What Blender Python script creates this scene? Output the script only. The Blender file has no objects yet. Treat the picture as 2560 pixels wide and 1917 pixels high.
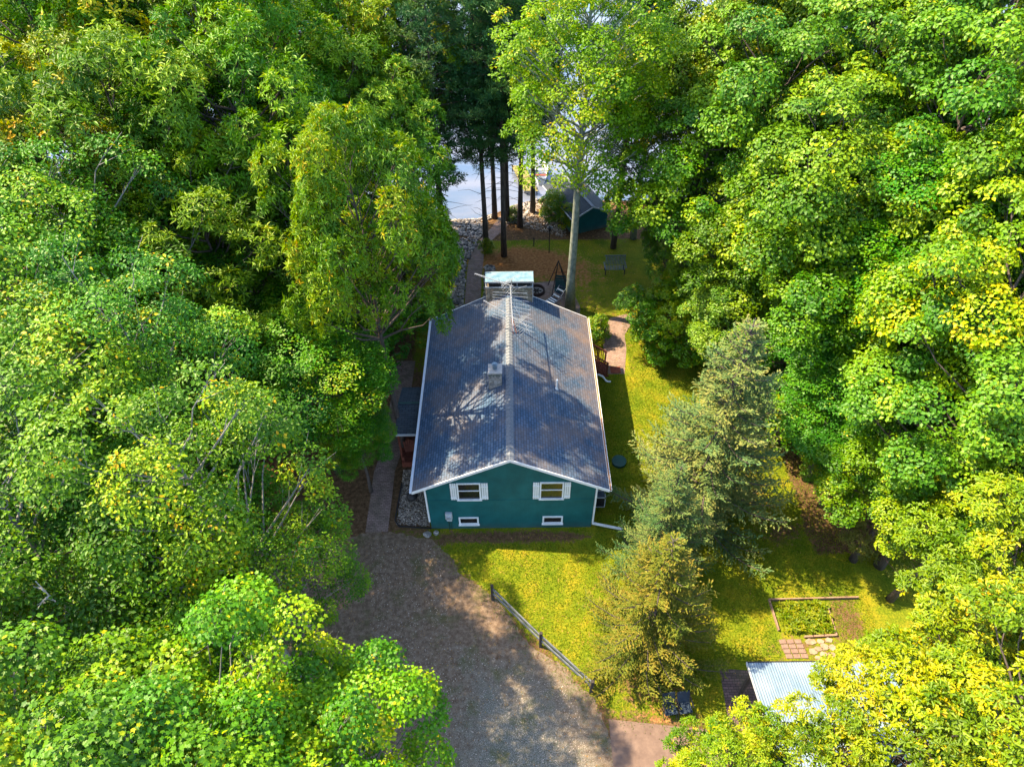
import bpy, bmesh, math, random
import numpy as np
from mathutils import Vector, Matrix, Euler

C = bpy.context.scene
COL = C.collection
rad = math.radians

# ---------------------------------------------------------------- camera
cam_d = bpy.data.cameras.new("camera")
cam = bpy.data.objects.new("camera", cam_d)
COL.objects.link(cam)
cam_d.sensor_width = 36.0
cam_d.lens = 24.0
cam_d.clip_end = 600.0
CR = Vector((0.99992692, -0.00765833, -0.00935408))
CU = Vector((0.01202492, 0.70975849, 0.70434245))
CF = Vector((-0.00124505, 0.70440346, -0.70979871))
M = Matrix((CR, CU, -CF)).transposed().to_4x4()
M.translation = Vector((0, 0, 29.14))
cam.matrix_world = M
C.camera = cam

# ---------------------------------------------------------------- sky and sun
SUN_TRAVEL = Vector((0.67, -0.22, -1.0)).normalized()
world = bpy.data.worlds.new("World")
C.world = world
world.use_nodes = True
wn = world.node_tree
wn.nodes.clear()
wo = wn.nodes.new("ShaderNodeOutputWorld")
bg = wn.nodes.new("ShaderNodeBackground")
sky = wn.nodes.new("ShaderNodeTexSky")
sky.sky_type = 'NISHITA'
sky.sun_disc = False
sky.sun_elevation = math.asin(-SUN_TRAVEL.z)
sky.sun_rotation = math.atan2(-SUN_TRAVEL.x, -SUN_TRAVEL.y)
sky.air_density = 1.0
sky.dust_density = 1.2
sky.ozone_density = 1.0
bg.inputs[1].default_value = 0.15
wn.links.new(sky.outputs[0], bg.inputs[0])
wn.links.new(bg.outputs[0], wo.inputs[0])

sun_d = bpy.data.lights.new("sun", 'SUN')
sun_d.energy = 4.4
sun_d.angle = rad(0.55)
sun_d.color = (1.0, 0.78, 0.50)
sun = bpy.data.objects.new("sun", sun_d)
sun.rotation_euler = SUN_TRAVEL.to_track_quat('-Z', 'Y').to_euler()
sun.location = (-60, 20, 90)
COL.objects.link(sun)

C.view_settings.view_transform = 'Standard'
C.view_settings.look = 'None'
C.view_settings.exposure = 2.0
C.view_settings.gamma = 1.0
C.cycles.max_bounces = 6
C.cycles.diffuse_bounces = 3
C.cycles.glossy_bounces = 2
C.cycles.transmission_bounces = 4
C.cycles.transparent_max_bounces = 4

# ---------------------------------------------------------------- materials
def nt(name):
    m = bpy.data.materials.new(name)
    m.use_nodes = True
    n = m.node_tree
    n.nodes.clear()
    out = n.nodes.new("ShaderNodeOutputMaterial")
    return m, n, out

def lk(n, a, b): n.links.new(a, b)

def ramp(n, stops, fac):
    r = n.nodes.new("ShaderNodeValToRGB")
    e = r.color_ramp.elements
    while len(e) < len(stops): e.new(0.5)
    for i, (p, c) in enumerate(stops):
        e[i].position = p
        e[i].color = (c[0], c[1], c[2], 1)
    lk(n, fac, r.inputs[0])
    return r.outputs[0]

def noise(n, vec, scale, detail=4, rough=0.6, dist=0.0):
    t = n.nodes.new("ShaderNodeTexNoise")
    t.inputs["Scale"].default_value = scale
    t.inputs["Detail"].default_value = detail
    t.inputs["Roughness"].default_value = rough
    t.inputs["Distortion"].default_value = dist
    if vec is not None: lk(n, vec, t.inputs["Vector"])
    return t.outputs["Fac"]

def coords(n, scale=(1, 1, 1), kind="Object"):
    tc = n.nodes.new("ShaderNodeTexCoord")
    mp = n.nodes.new("ShaderNodeMapping")
    mp.inputs["Scale"].default_value = scale
    lk(n, tc.outputs[kind], mp.inputs["Vector"])
    return mp.outputs[0]

def mathn(n, op, a, b=None, c=None, clamp=False):
    m = n.nodes.new("ShaderNodeMath")
    m.operation = op
    m.use_clamp = clamp
    for i, v in enumerate((a, b, c)):
        if v is None: continue
        if isinstance(v, (int, float)): m.inputs[i].default_value = v
        else: lk(n, v, m.inputs[i])
    return m.outputs[0]

def mixc(n, fac, a, b, mode='MIX'):
    m = n.nodes.new("ShaderNodeMix")
    m.data_type = 'RGBA'
    m.blend_type = mode
    for i, v in ((0, fac), (6, a), (7, b)):
        if isinstance(v, (int, float)): m.inputs[i].default_value = v
        elif isinstance(v, (tuple, list)): m.inputs[i].default_value = (v[0], v[1], v[2], 1)
        else: lk(n, v, m.inputs[i])
    return m.outputs[2]

def bsdf(n, out, col, rough=0.7, spec=0.3, metal=0.0, height=None, bump=0.3, dist=0.02):
    b = n.nodes.new("ShaderNodeBsdfPrincipled")
    if isinstance(col, (tuple, list)): b.inputs["Base Color"].default_value = (*col[:3], 1)
    else: lk(n, col, b.inputs["Base Color"])
    b.inputs["Roughness"].default_value = rough
    b.inputs["Specular IOR Level"].default_value = spec
    b.inputs["Metallic"].default_value = metal
    if height is not None:
        bp = n.nodes.new("ShaderNodeBump")
        bp.inputs["Strength"].default_value = bump
        bp.inputs["Distance"].default_value = dist
        lk(n, height, bp.inputs["Height"])
        lk(n, bp.outputs[0], b.inputs["Normal"])
    lk(n, b.outputs[0], out.inputs[0])
    return b

def simple(name, stops, scale=6, rough=0.7, spec=0.3, metal=0.0, bump=0.2, stretch=(1, 1, 1), detail=5, dist=0.01):
    m, n, out = nt(name)
    f = noise(n, coords(n, stretch), scale, detail, 0.65)
    col = ramp(n, stops, f)
    bsdf(n, out, col, rough, spec, metal, f, bump, dist)
    return m

def two(name, a, b, **k): return simple(name, [(0.3, a), (0.7, b)], **k)

def leaf_mat(name, stops, translucency=0.24, rough=0.48, spec=0.3):
    m, n, out = nt(name)
    at = n.nodes.new("ShaderNodeAttribute")
    at.attribute_name = "tint"
    oi = n.nodes.new("ShaderNodeObjectInfo")
    f = mathn(n, 'ADD', at.outputs["Fac"], mathn(n, 'MULTIPLY_ADD', oi.outputs["Random"], 0.18, -0.10), clamp=True)
    col = ramp(n, stops, f)
    hs = n.nodes.new("ShaderNodeHueSaturation")
    r2 = mathn(n, 'FRACT', mathn(n, 'MULTIPLY', oi.outputs["Random"], 7.31))
    r3 = mathn(n, 'FRACT', mathn(n, 'MULTIPLY', oi.outputs["Random"], 13.7))
    lk(n, mathn(n, 'MULTIPLY_ADD', r2, .026, .481), hs.inputs["Hue"])
    lk(n, mathn(n, 'MULTIPLY_ADD', r3, .12, 1.02), hs.inputs["Saturation"])
    lk(n, mathn(n, 'MULTIPLY_ADD', r3, -.22, .96), hs.inputs["Value"])
    lk(n, col, hs.inputs["Color"]); col = hs.outputs[0]
    b = n.nodes.new("ShaderNodeBsdfPrincipled")
    lk(n, col, b.inputs["Base Color"])
    b.inputs["Roughness"].default_value = rough
    b.inputs["Specular IOR Level"].default_value = spec
    t = n.nodes.new("ShaderNodeBsdfTranslucent")
    g = n.nodes.new("ShaderNodeGamma")
    lk(n, col, g.inputs[0]); g.inputs[1].default_value = 0.88
    lk(n, g.outputs[0], t.inputs[0])
    mx = n.nodes.new("ShaderNodeMixShader")
    mx.inputs[0].default_value = translucency
    lk(n, b.outputs[0], mx.inputs[1]); lk(n, t.outputs[0], mx.inputs[2])
    lk(n, mx.outputs[0], out.inputs[0])
    return m

MAT = {}
MAT['oak'] = leaf_mat("oak_leaves", [(0, (0.029, 0.121, 0.0067)), (.35, (0.073, 0.224, 0.0101)), (.6, (0.147, 0.327, 0.0134)), (.85, (0.256, 0.412, 0.0167)), (1, (0.537, 0.400, 0.0167))])
MAT['oaky'] = leaf_mat("yellow_oak_leaves", [(0, (0.050, 0.136, 0.0050)), (.35, (0.129, 0.240, 0.0059)), (.6, (0.238, 0.335, 0.0079)), (.85, (0.376, 0.397, 0.0099)), (1, (0.600, 0.377, 0.0124))])
MAT['lime'] = leaf_mat("lime_maple_leaves", [(0, (0.034, 0.133, 0.0035)), (.35, (0.085, 0.246, 0.0052)), (.6, (0.168, 0.348, 0.0078)), (.85, (0.338, 0.431, 0.0131)), (1, (0.586, 0.431, 0.0174))])
MAT['deep'] = leaf_mat("deep_green_leaves", [(0, (0.016, 0.092, 0.0072)), (.4, (0.041, 0.184, 0.0108)), (.7, (0.117, 0.276, 0.0126)), (.9, (0.248, 0.331, 0.0180)), (1, (0.450, 0.350, 0.0180))])
MAT['beech'] = leaf_mat("beech_leaves", [(0, (0.023, 0.101, 0.0057)), (.35, (0.053, 0.184, 0.0086)), (.65, (0.116, 0.285, 0.0134)), (.88, (0.255, 0.404, 0.0214)), (1, (0.600, 0.416, 0.0095))])
MAT['bass'] = leaf_mat("basswood_leaves", [(0, (0.027, 0.111, 0.0075)), (.35, (0.068, 0.194, 0.0104)), (.65, (0.148, 0.288, 0.0146)), (.88, (0.284, 0.399, 0.0209)), (1, (0.537, 0.444, 0.0209))])
MAT['aspen'] = leaf_mat("aspen_leaves", [(0, (0.057, 0.170, 0.0119)), (.4, (0.126, 0.295, 0.0149)), (.7, (0.217, 0.397, 0.0178)), (.9, (0.343, 0.454, 0.0178)), (1, (0.600, 0.430, 0.0178))], .45)
MAT['pine'] = leaf_mat("pine_needles", [(0, (.018, .09, .035)), (.5, (.05, .17, .05)), (.8, (.11, .23, .05)), (1, (.2, .26, .04))], .12)
MAT['spruce'] = leaf_mat("spruce_needles", [(0, (0.035, 0.098, 0.0442)), (.4, (0.086, 0.172, 0.0663)), (.7, (0.173, 0.240, 0.0774)), (1, (0.241, 0.252, 0.0829))], .12, .6, .15)
MAT['sprucetan'] = leaf_mat("tan_green_spruce_needles", [(0, (0.033, 0.086, 0.0192)), (.4, (0.094, 0.144, 0.0269)), (.7, (0.166, 0.190, 0.0336)), (1, (0.243, 0.207, 0.0432))], .12, .6, .15)
MAT['scrub'] = leaf_mat("young_pine_needles", [(0, (.05, .11, .015)), (.5, (.14, .17, .02)), (1, (.26, .22, .04))], .15)
MAT['shrub'] = leaf_mat("shrub_leaves", [(0, (.03, .12, .01)), (.5, (.10, .22, .015)), (.8, (.24, .32, .015)), (1, (.5, .4, .02))])
MAT['bark'] = two("dark_bark", (.035, .028, .024), (.12, .10, .09), scale=9, rough=.9, bump=.6, stretch=(1, 1, .25))
MAT['bark_grey'] = two("grey_bark", (.10, .10, .095), (.30, .30, .28), scale=8, rough=.85, bump=.5, stretch=(1, 1, .5))
MAT['bark_pale'] = two("pale_bark", (.09, .13, .115), (.30, .33, .28), scale=5, rough=.8, bump=.5, stretch=(1, 1, .7))
MAT['bark_red'] = two("red_brown_bark", (.08, .035, .025), (.30, .15, .10), scale=8, rough=.9, bump=.5, stretch=(1, 1, .3))
MAT['dead'] = two("weathered_dead_wood", (.30, .27, .24), (.58, .54, .50), scale=9, rough=.8, bump=.3)
MAT['white'] = two("white_paint", (.66, .70, .74), (.80, .82, .84), scale=3, rough=.45, spec=.5, bump=.03)
MAT['wall'] = None
MAT['glass'] = two("dark_window_glass", (.006, .008, .010), (.02, .02, .02), scale=2, rough=.08, spec=.8, bump=0.0)
MAT['black'] = two("black_metal", (.010, .010, .011), (.028, .026, .028), scale=8, rough=.5, spec=.4)
MAT['navy'] = two("dark_blue_fabric", (.008, .016, .030), (.02, .04, .07), scale=14, rough=.8)
MAT['teal_fabric'] = two("dark_teal_canvas", (.010, .045, .055), (.025, .08, .085), scale=8, rough=.8)
MAT['steel'] = two("brushed_aluminium", (.40, .44, .50), (.58, .62, .68), scale=6, rough=.35, spec=.6, metal=.6, bump=.05)
MAT['galv'] = two("galvanised_sheet", (.10, .25, .38), (.30, .44, .54), scale=2.6, rough=.2, spec=.8, metal=.3, bump=.03)
MAT['redwood'] = two("red_stained_wood", (.10, .028, .018), (.22, .065, .04), scale=7, rough=.65, bump=.2, stretch=(1, 1, 1))
MAT['redmat'] = two("rust_red_matting", (.13, .03, .018), (.24, .07, .04), scale=9, rough=.9)
MAT['grey_wood'] = two("weathered_grey_wood", (.045, .055, .065), (.16, .18, .20), scale=10, rough=.8, bump=.4, stretch=(.3, .3, 1))
MAT['dark_wood'] = two("dark_old_post_wood", (.018, .016, .015), (.06, .05, .045), scale=9, rough=.85, bump=.4)
MAT['tan_wood'] = two("sun_bleached_board", (.16, .095, .06), (.30, .21, .15), scale=8, rough=.8, bump=.3)
MAT['lid'] = two("green_plastic", (.006, .05, .045), (.012, .08, .07), scale=3, rough=.5, spec=.4, bump=.02)
MAT['meter'] = two("light_grey_enamel", (.34, .38, .42), (.46, .5, .54), scale=4, rough=.45, spec=.5, bump=.02)
MAT['flue'] = two("blue_grey_flue_metal", (.10, .16, .21), (.25, .33, .4), scale=6, rough=.35, spec=.6, metal=.5)
MAT['flag'] = two("pale_flagstone", (.18, .12, .075), (.34, .27, .20), scale=3, rough=.8, bump=.3)
MAT['paver'] = two("pink_concrete_paver", (.15, .095, .075), (.24, .165, .135), scale=7, rough=.85, bump=.3)
MAT['bench'] = two("blue_grey_slats", (.05, .07, .09), (.14, .18, .22), scale=8, rough=.7)
MAT['rust'] = two("rusted_fire_ring", (.014, .012, .014), (.07, .04, .035), scale=12, rough=.8)
MAT['ash'] = two("pale_wood_ash", (.12, .11, .10), (.5, .48, .45), scale=9, rough=.95)
MAT['concrete_cap'] = two("mortar_crown", (.28, .27, .26), (.46, .44, .42), scale=9, rough=.9)
MAT['moss_side'] = two("green_steel", (.01, .05, .04), (.02, .07, .06), scale=4, rough=.5)

def wall_mat():
    m, n, out = nt("teal_painted_siding")
    v = coords(n)
    f = noise(n, v, 1.3, 4)
    f2 = noise(n, coords(n, (14, 14, 1.2)), 6, 3)
    wv = n.nodes.new('ShaderNodeTexWave'); wv.bands_direction = 'X'; wv.inputs['Scale'].default_value = 1.55; lk(n, v, wv.inputs['Vector'])
    f2 = mathn(n, 'ADD', mathn(n, 'MULTIPLY', f2, .5), ramp(n, [(0, (0, 0, 0)), (.06, (1, 1, 1))], wv.outputs['Fac']))
    col = ramp(n, [(0.3, (.004, .078, .085)), (0.7, (.008, .118, .128))], f)
    sx = n.nodes.new("ShaderNodeSeparateXYZ"); lk(n, coords(n), sx.inputs[0])
    z = mathn(n, 'MULTIPLY_ADD', sx.outputs[2], 0.35, 0.25, clamp=True)
    dirt = mathn(n, 'MULTIPLY', noise(n, v, 5, 6, .7), mathn(n, 'SUBTRACT', 0.55, sx.outputs[2], clamp=True))
    col = mixc(n, dirt, col, (.10, .07, .045))
    bsdf(n, out, col, .6, .3, 0, f2, .3, .012)
    return m
MAT['wall'] = wall_mat()

def shingle_mat(name, swap, dark, light, warm, rowh=.14, tab=.32, slope=1.118):
    m, n, out = nt(name)
    v = coords(n)
    sx = n.nodes.new("ShaderNodeSeparateXYZ"); lk(n, v, sx.inputs[0])
    cb = n.nodes.new("ShaderNodeCombineXYZ")
    if swap:   # courses run along y, slope along x
        lk(n, sx.outputs[1], cb.inputs[0]); lk(n, mathn(n, 'MULTIPLY', sx.outputs[0], slope), cb.inputs[1])
    else:
        lk(n, sx.outputs[0], cb.inputs[0]); lk(n, mathn(n, 'MULTIPLY', sx.outputs[1], slope), cb.inputs[1])
    bt = n.nodes.new("ShaderNodeTexBrick")
    lk(n, cb.outputs[0], bt.inputs["Vector"])
    bt.inputs["Scale"].default_value = 1.0
    bt.inputs["Brick Width"].default_value = tab
    bt.inputs["Row Height"].default_value = rowh
    bt.inputs["Mortar Size"].default_value = .012
    bt.inputs["Mortar Smooth"].default_value = .2
    bt.inputs["Bias"].default_value = 0
    bt.inputs["Color1"].default_value = (*dark, 1)
    bt.inputs["Color2"].default_value = (*light, 1)
    bt.inputs["Mortar"].default_value = (dark[0] * .35, dark[1] * .35, dark[2] * .35, 1)
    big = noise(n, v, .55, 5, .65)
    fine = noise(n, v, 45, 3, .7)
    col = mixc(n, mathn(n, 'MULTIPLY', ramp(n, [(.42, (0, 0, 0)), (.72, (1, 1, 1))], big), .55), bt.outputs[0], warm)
    if swap:   # warm sunlight and brown debris painted into the right-hand eave and far corner
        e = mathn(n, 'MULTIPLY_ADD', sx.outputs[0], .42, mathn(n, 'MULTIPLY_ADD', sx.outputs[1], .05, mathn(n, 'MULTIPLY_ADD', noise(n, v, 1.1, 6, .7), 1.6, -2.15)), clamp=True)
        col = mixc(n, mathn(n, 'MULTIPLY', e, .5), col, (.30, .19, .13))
    col = mixc(n, .55, col, ramp(n, [(.3, (.35, .35, .35)), (.7, (1.0, 1.0, 1.0))], fine), 'MULTIPLY')
    h = mathn(n, 'ADD', mathn(n, 'MULTIPLY', bt.outputs["Fac"], -1.0), mathn(n, 'MULTIPLY', fine, .6))
    bsdf(n, out, col, .85, .25, 0, h, .6, .012)
    return m
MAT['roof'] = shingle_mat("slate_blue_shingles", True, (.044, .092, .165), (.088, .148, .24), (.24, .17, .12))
MAT['roof2'] = shingle_mat("porch_shingles", False, (.030, .05, .068), (.055, .075, .095), (.07, .07, .07))
MAT['ridge'] = two("ridge_shingle", (.09, .11, .13), (.20, .22, .25), scale=16, rough=.85, bump=.5)

def stone_mat(name, c1, c2, c3, scale=5.5):
    m, n, out = nt(name)
    v = coords(n)
    vo = n.nodes.new("ShaderNodeTexVoronoi"); vo.inputs["Scale"].default_value = scale; lk(n, v, vo.inputs["Vector"])
    ve = n.nodes.new("ShaderNodeTexVoronoi"); ve.feature = 'DISTANCE_TO_EDGE'; ve.inputs["Scale"].default_value = scale; lk(n, v, ve.inputs["Vector"])
    sc = n.nodes.new("ShaderNodeSeparateColor"); lk(n, vo.outputs["Color"], sc.inputs[0])
    col = ramp(n, [(0, c1), (.5, c2), (1, c3)], sc.outputs[0])
    col = mixc(n, .5, col, ramp(n, [(.3, (.5, .5, .5)), (.7, (1, 1, 1))], noise(n, v, 22, 5, .7)), 'MULTIPLY')
    edge = ramp(n, [(0, (0, 0, 0)), (.07, (1, 1, 1))], ve.outputs["Distance"])
    col = mixc(n, edge, (.10, .09, .08), col)
    bsdf(n, out, col, .85, .3, 0, edge, .8, .03)
    return m
MAT['stone'] = stone_mat("field_stone_masonry", (.20, .17, .12), (.36, .32, .24), (.30, .22, .15))
MAT['stone_grey'] = stone_mat("grey_field_stone", (.20, .20, .20), (.45, .43, .40), (.32, .28, .24), 7)
MAT['rock'] = None
def rock_mat(name, stops):
    m, n, out = nt(name)
    at = n.nodes.new("ShaderNodeAttribute"); at.attribute_name = "tint"
    col = ramp(n, stops, at.outputs["Fac"])
    f = noise(n, coords(n), 18, 4)
    col = mixc(n, .5, col, ramp(n, [(.3, (.5, .5, .5)), (.7, (1, 1, 1))], f), 'MULTIPLY')
    bsdf(n, out, col, .8, .3, 0, f, .3, .01)
    return m
MAT['rock'] = rock_mat("river_rock", [(0, (.08, .08, .085)), (.5, (.22, .20, .18)), (1, (.48, .42, .36))])
MAT['pebble'] = rock_mat("pale_pebbles", [(0, (.10, .09, .085)), (.5, (.30, .25, .20)), (1, (.62, .52, .42))])
MAT['litter'] = rock_mat("fallen_leaf_litter", [(0, (.12, .05, .02)), (.5, (.30, .14, .04)), (1, (.45, .30, .08))])
MAT['grass'] = leaf_mat("grass_blades", [(0, (.04, .115, .005)), (.5, (.14, .21, .008)), (.85, (.30, .27, .014)), (1, (.45, .32, .04))], .3, .6, .2)
MAT['bedplant'] = leaf_mat("garden_bed_leaves", [(0, (.06, .15, .01)), (.5, (.16, .25, .012)), (1, (.34, .34, .04))], .35)

def brick_mat(name, c1, c2, mortar, w=.2, h=.1, warm=None):
    m, n, out = nt(name)
    v = coords(n)
    bt = n.nodes.new("ShaderNodeTexBrick"); lk(n, v, bt.inputs["Vector"])
    bt.inputs["Scale"].default_value = 1
    bt.inputs["Brick Width"].default_value = w
    bt.inputs["Row Height"].default_value = h
    bt.inputs["Mortar Size"].default_value = .010
    bt.inputs["Mortar Smooth"].default_value = .3
    bt.inputs["Color1"].default_value = (*c1, 1)
    bt.inputs["Color2"].default_value = (*c2, 1)
    bt.inputs["Mortar"].default_value = (*mortar, 1)
    big = noise(n, v, 1.2, 5, .7)
    col = mixc(n, mathn(n, 'MULTIPLY', ramp(n, [(.45, (0, 0, 0)), (.75, (1, 1, 1))], big), .7), bt.outputs[0], warm or (.07, .08, .03))
    col = mixc(n, .5, col, ramp(n, [(.3, (.45, .45, .45)), (.7, (1, 1, 1))], noise(n, v, 30, 3, .7)), 'MULTIPLY')
    bsdf(n, out, col, .85, .25, 0, mathn(n, 'MULTIPLY', bt.outputs["Fac"], -1), .5, .012)
    return m
MAT['brick'] = brick_mat("brick_pavers", (.24, .16, .14), (.36, .25, .21), (.09, .07, .055))
MAT['brick_dark'] = brick_mat("dark_brick_patio", (.10, .065, .065), (.19, .12, .11), (.04, .035, .03), .22, .11)

def ground_mat():
    m, n, out = nt("lawn_and_forest_floor")
    v = coords(n)
    at = n.nodes.new("ShaderNodeAttribute"); at.attribute_name = "dirt"
    an = n.nodes.new("ShaderNodeAttribute"); an.attribute_name = "needles"
    n1 = noise(n, v, .9, 6, .65); n2 = noise(n, v, 5, 5, .7); n3 = noise(n, v, 28, 3, .7)
    grass = ramp(n, [(.3, (.085, .15, .006)), (.5, (.165, .205, .010)), (.7, (.29, .25, .016))], n1)
    n5 = noise(n, v, 13, 4, .75)
    grass = mixc(n, .8, grass, ramp(n, [(.36, (.28, .38, .3)), (.5, (.85, .85, .85)), (.64, (1.4, 1.2, 1.0))], n5), 'MULTIPLY')
    grass = mixc(n, .6, grass, ramp(n, [(.32, (.35, .42, .3)), (.5, (.8, .8, .8)), (.68, (1.25, 1.15, 1.0))], n3), 'MULTIPLY')
    dirt = ramp(n, [(.3, (.055, .030, .015)), (.5, (.12, .072, .036)), (.7, (.22, .13, .07))], n2)
    dirt = mixc(n, .6, dirt, ramp(n, [(.35, (.4, .4, .4)), (.65, (1.2, 1.2, 1.2))], n3), 'MULTIPLY')
    need = ramp(n, [(.3, (.16, .065, .022)), (.5, (.30, .13, .042)), (.7, (.42, .23, .09))], n2)
    need = mixc(n, .5, need, ramp(n, [(.35, (.4, .4, .4)), (.65, (1.1, 1.1, 1.1))], n3), 'MULTIPLY')
    jit = mathn(n, 'MULTIPLY_ADD', n2, 1.1, mathn(n, 'MULTIPLY_ADD', n1, .7, -.9))
    md = ramp(n, [(.42, (0, 0, 0)), (.62, (1, 1, 1))], mathn(n, 'ADD', at.outputs["Fac"], jit))
    mn = ramp(n, [(.42, (0, 0, 0)), (.62, (1, 1, 1))], mathn(n, 'ADD', an.outputs["Fac"], jit))
    col = mixc(n, md, grass, dirt)
    col = mixc(n, mn, col, need)
    bsdf(n, out, col, .95, .1, 0, mathn(n, 'ADD', n3, n2), .7, .03)
    return m
MAT['ground'] = ground_mat()

def drive_mat():
    m, n, out = nt("gravel_and_packed_dirt")
    v = coords(n)
    at = n.nodes.new("ShaderNodeAttribute"); at.attribute_name = "gravel"
    n1 = noise(n, v, .8, 6, .7); n2 = noise(n, v, 4.5, 6, .7); n3 = noise(n, v, 24, 3, .75); n4 = noise(n, v, 60, 2, .7)
    dirt = ramp(n, [(.3, (.10, .066, .042)), (.5, (.19, .135, .092)), (.7, (.30, .225, .16))], n2)
    grav = ramp(n, [(.34, (.07, .075, .045)), (.5, (.19, .18, .145)), (.66, (.36, .34, .30))], n3)
    moss = ramp(n, [(.3, (.06, .07, .02)), (.7, (.13, .13, .045))], n3)
    f = mathn(n, 'ADD', at.outputs["Fac"], mathn(n, 'MULTIPLY_ADD', n2, 1.0, mathn(n, 'MULTIPLY_ADD', n1, .8, -.9)))
    col = mixc(n, ramp(n, [(.30, (0, 0, 0)), (.85, (1, 1, 1))], f), dirt, grav)
    col = mixc(n, ramp(n, [(.52, (0, 0, 0)), (.66, (.75, .75, .75))], n1), col, moss)
    col = mixc(n, .7, col, ramp(n, [(.36, (.35, .35, .35)), (.62, (1.2, 1.2, 1.2))], n4), 'MULTIPLY')
    bsdf(n, out, col, .92, .15, 0, mathn(n, 'ADD', n3, n4), .8, .03)
    return m
MAT['drive'] = drive_mat()
MAT['concrete'] = two("pinkish_concrete", (.10, .068, .055), (.17, .12, .095), scale=2.2, rough=.85, bump=.1)

def water_mat():
    m, n, out = nt("lake_water")
    v = coords(n, (1, 1, 1))
    f = noise(n, coords(n, (.5, 1.6, 1)), 3.5, 4, .6)
    big = noise(n, coords(n, (.12, .35, 1)), 1.0, 3, .5)
    col = ramp(n, [(.35, (.06, .10, .17)), (.6, (.13, .15, .20))], big)
    bsdf(n, out, col, .15, .5, 0, f, .25, .05)
    return m
MAT['water'] = water_mat()

def shed_roof_mat():
    m, n, out = nt("ribbed_metal_roofing")
    w = n.nodes.new("ShaderNodeTexWave"); w.wave_type = 'BANDS'; w.bands_direction = 'X'
    w.inputs["Scale"].default_value = 3.2; w.inputs["Distortion"].default_value = 0
    lk(n, coords(n), w.inputs["Vector"])
    f = noise(n, coords(n), .8, 4)
    col = ramp(n, [(.3, (.13, .21, .30)), (.7, (.24, .31, .38))], f)
    bsdf(n, out, col, .3, .6, .15, w.outputs["Fac"], .5, .03)
    return m
MAT['shedroof'] = shed_roof_mat()

# ---------------------------------------------------------------- mesh helpers
ORG = {}
def org(p): return ORG.get(p.name, Vector((0, 0, 0))) if p else Vector((0, 0, 0))

def link(name, me, mat, parent=None):
    o = bpy.data.objects.new(name, me)
    if mat is not None and len(me.materials) == 0: me.materials.append(mat)
    COL.objects.link(o)
    if parent is not None: o.parent = parent
    return o

def thing(name, label, cat, loc=(0, 0, 0), group=None, rotz=0):
    o = bpy.data.objects.new(name, None)
    o.empty_display_size = .3
    COL.objects.link(o)
    o.location = loc
    o.rotation_euler = (0, 0, rotz)
    o["label"] = label; o["category"] = cat
    if group: o["group"] = group
    ORG[o.name] = Vector(loc)
    return o

def tag(o, label=None, cat=None, group=None, kind=None):
    if label: o["label"] = label
    if cat: o["category"] = cat
    if group: o["group"] = group
    if kind: o["kind"] = kind
    return o

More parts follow.
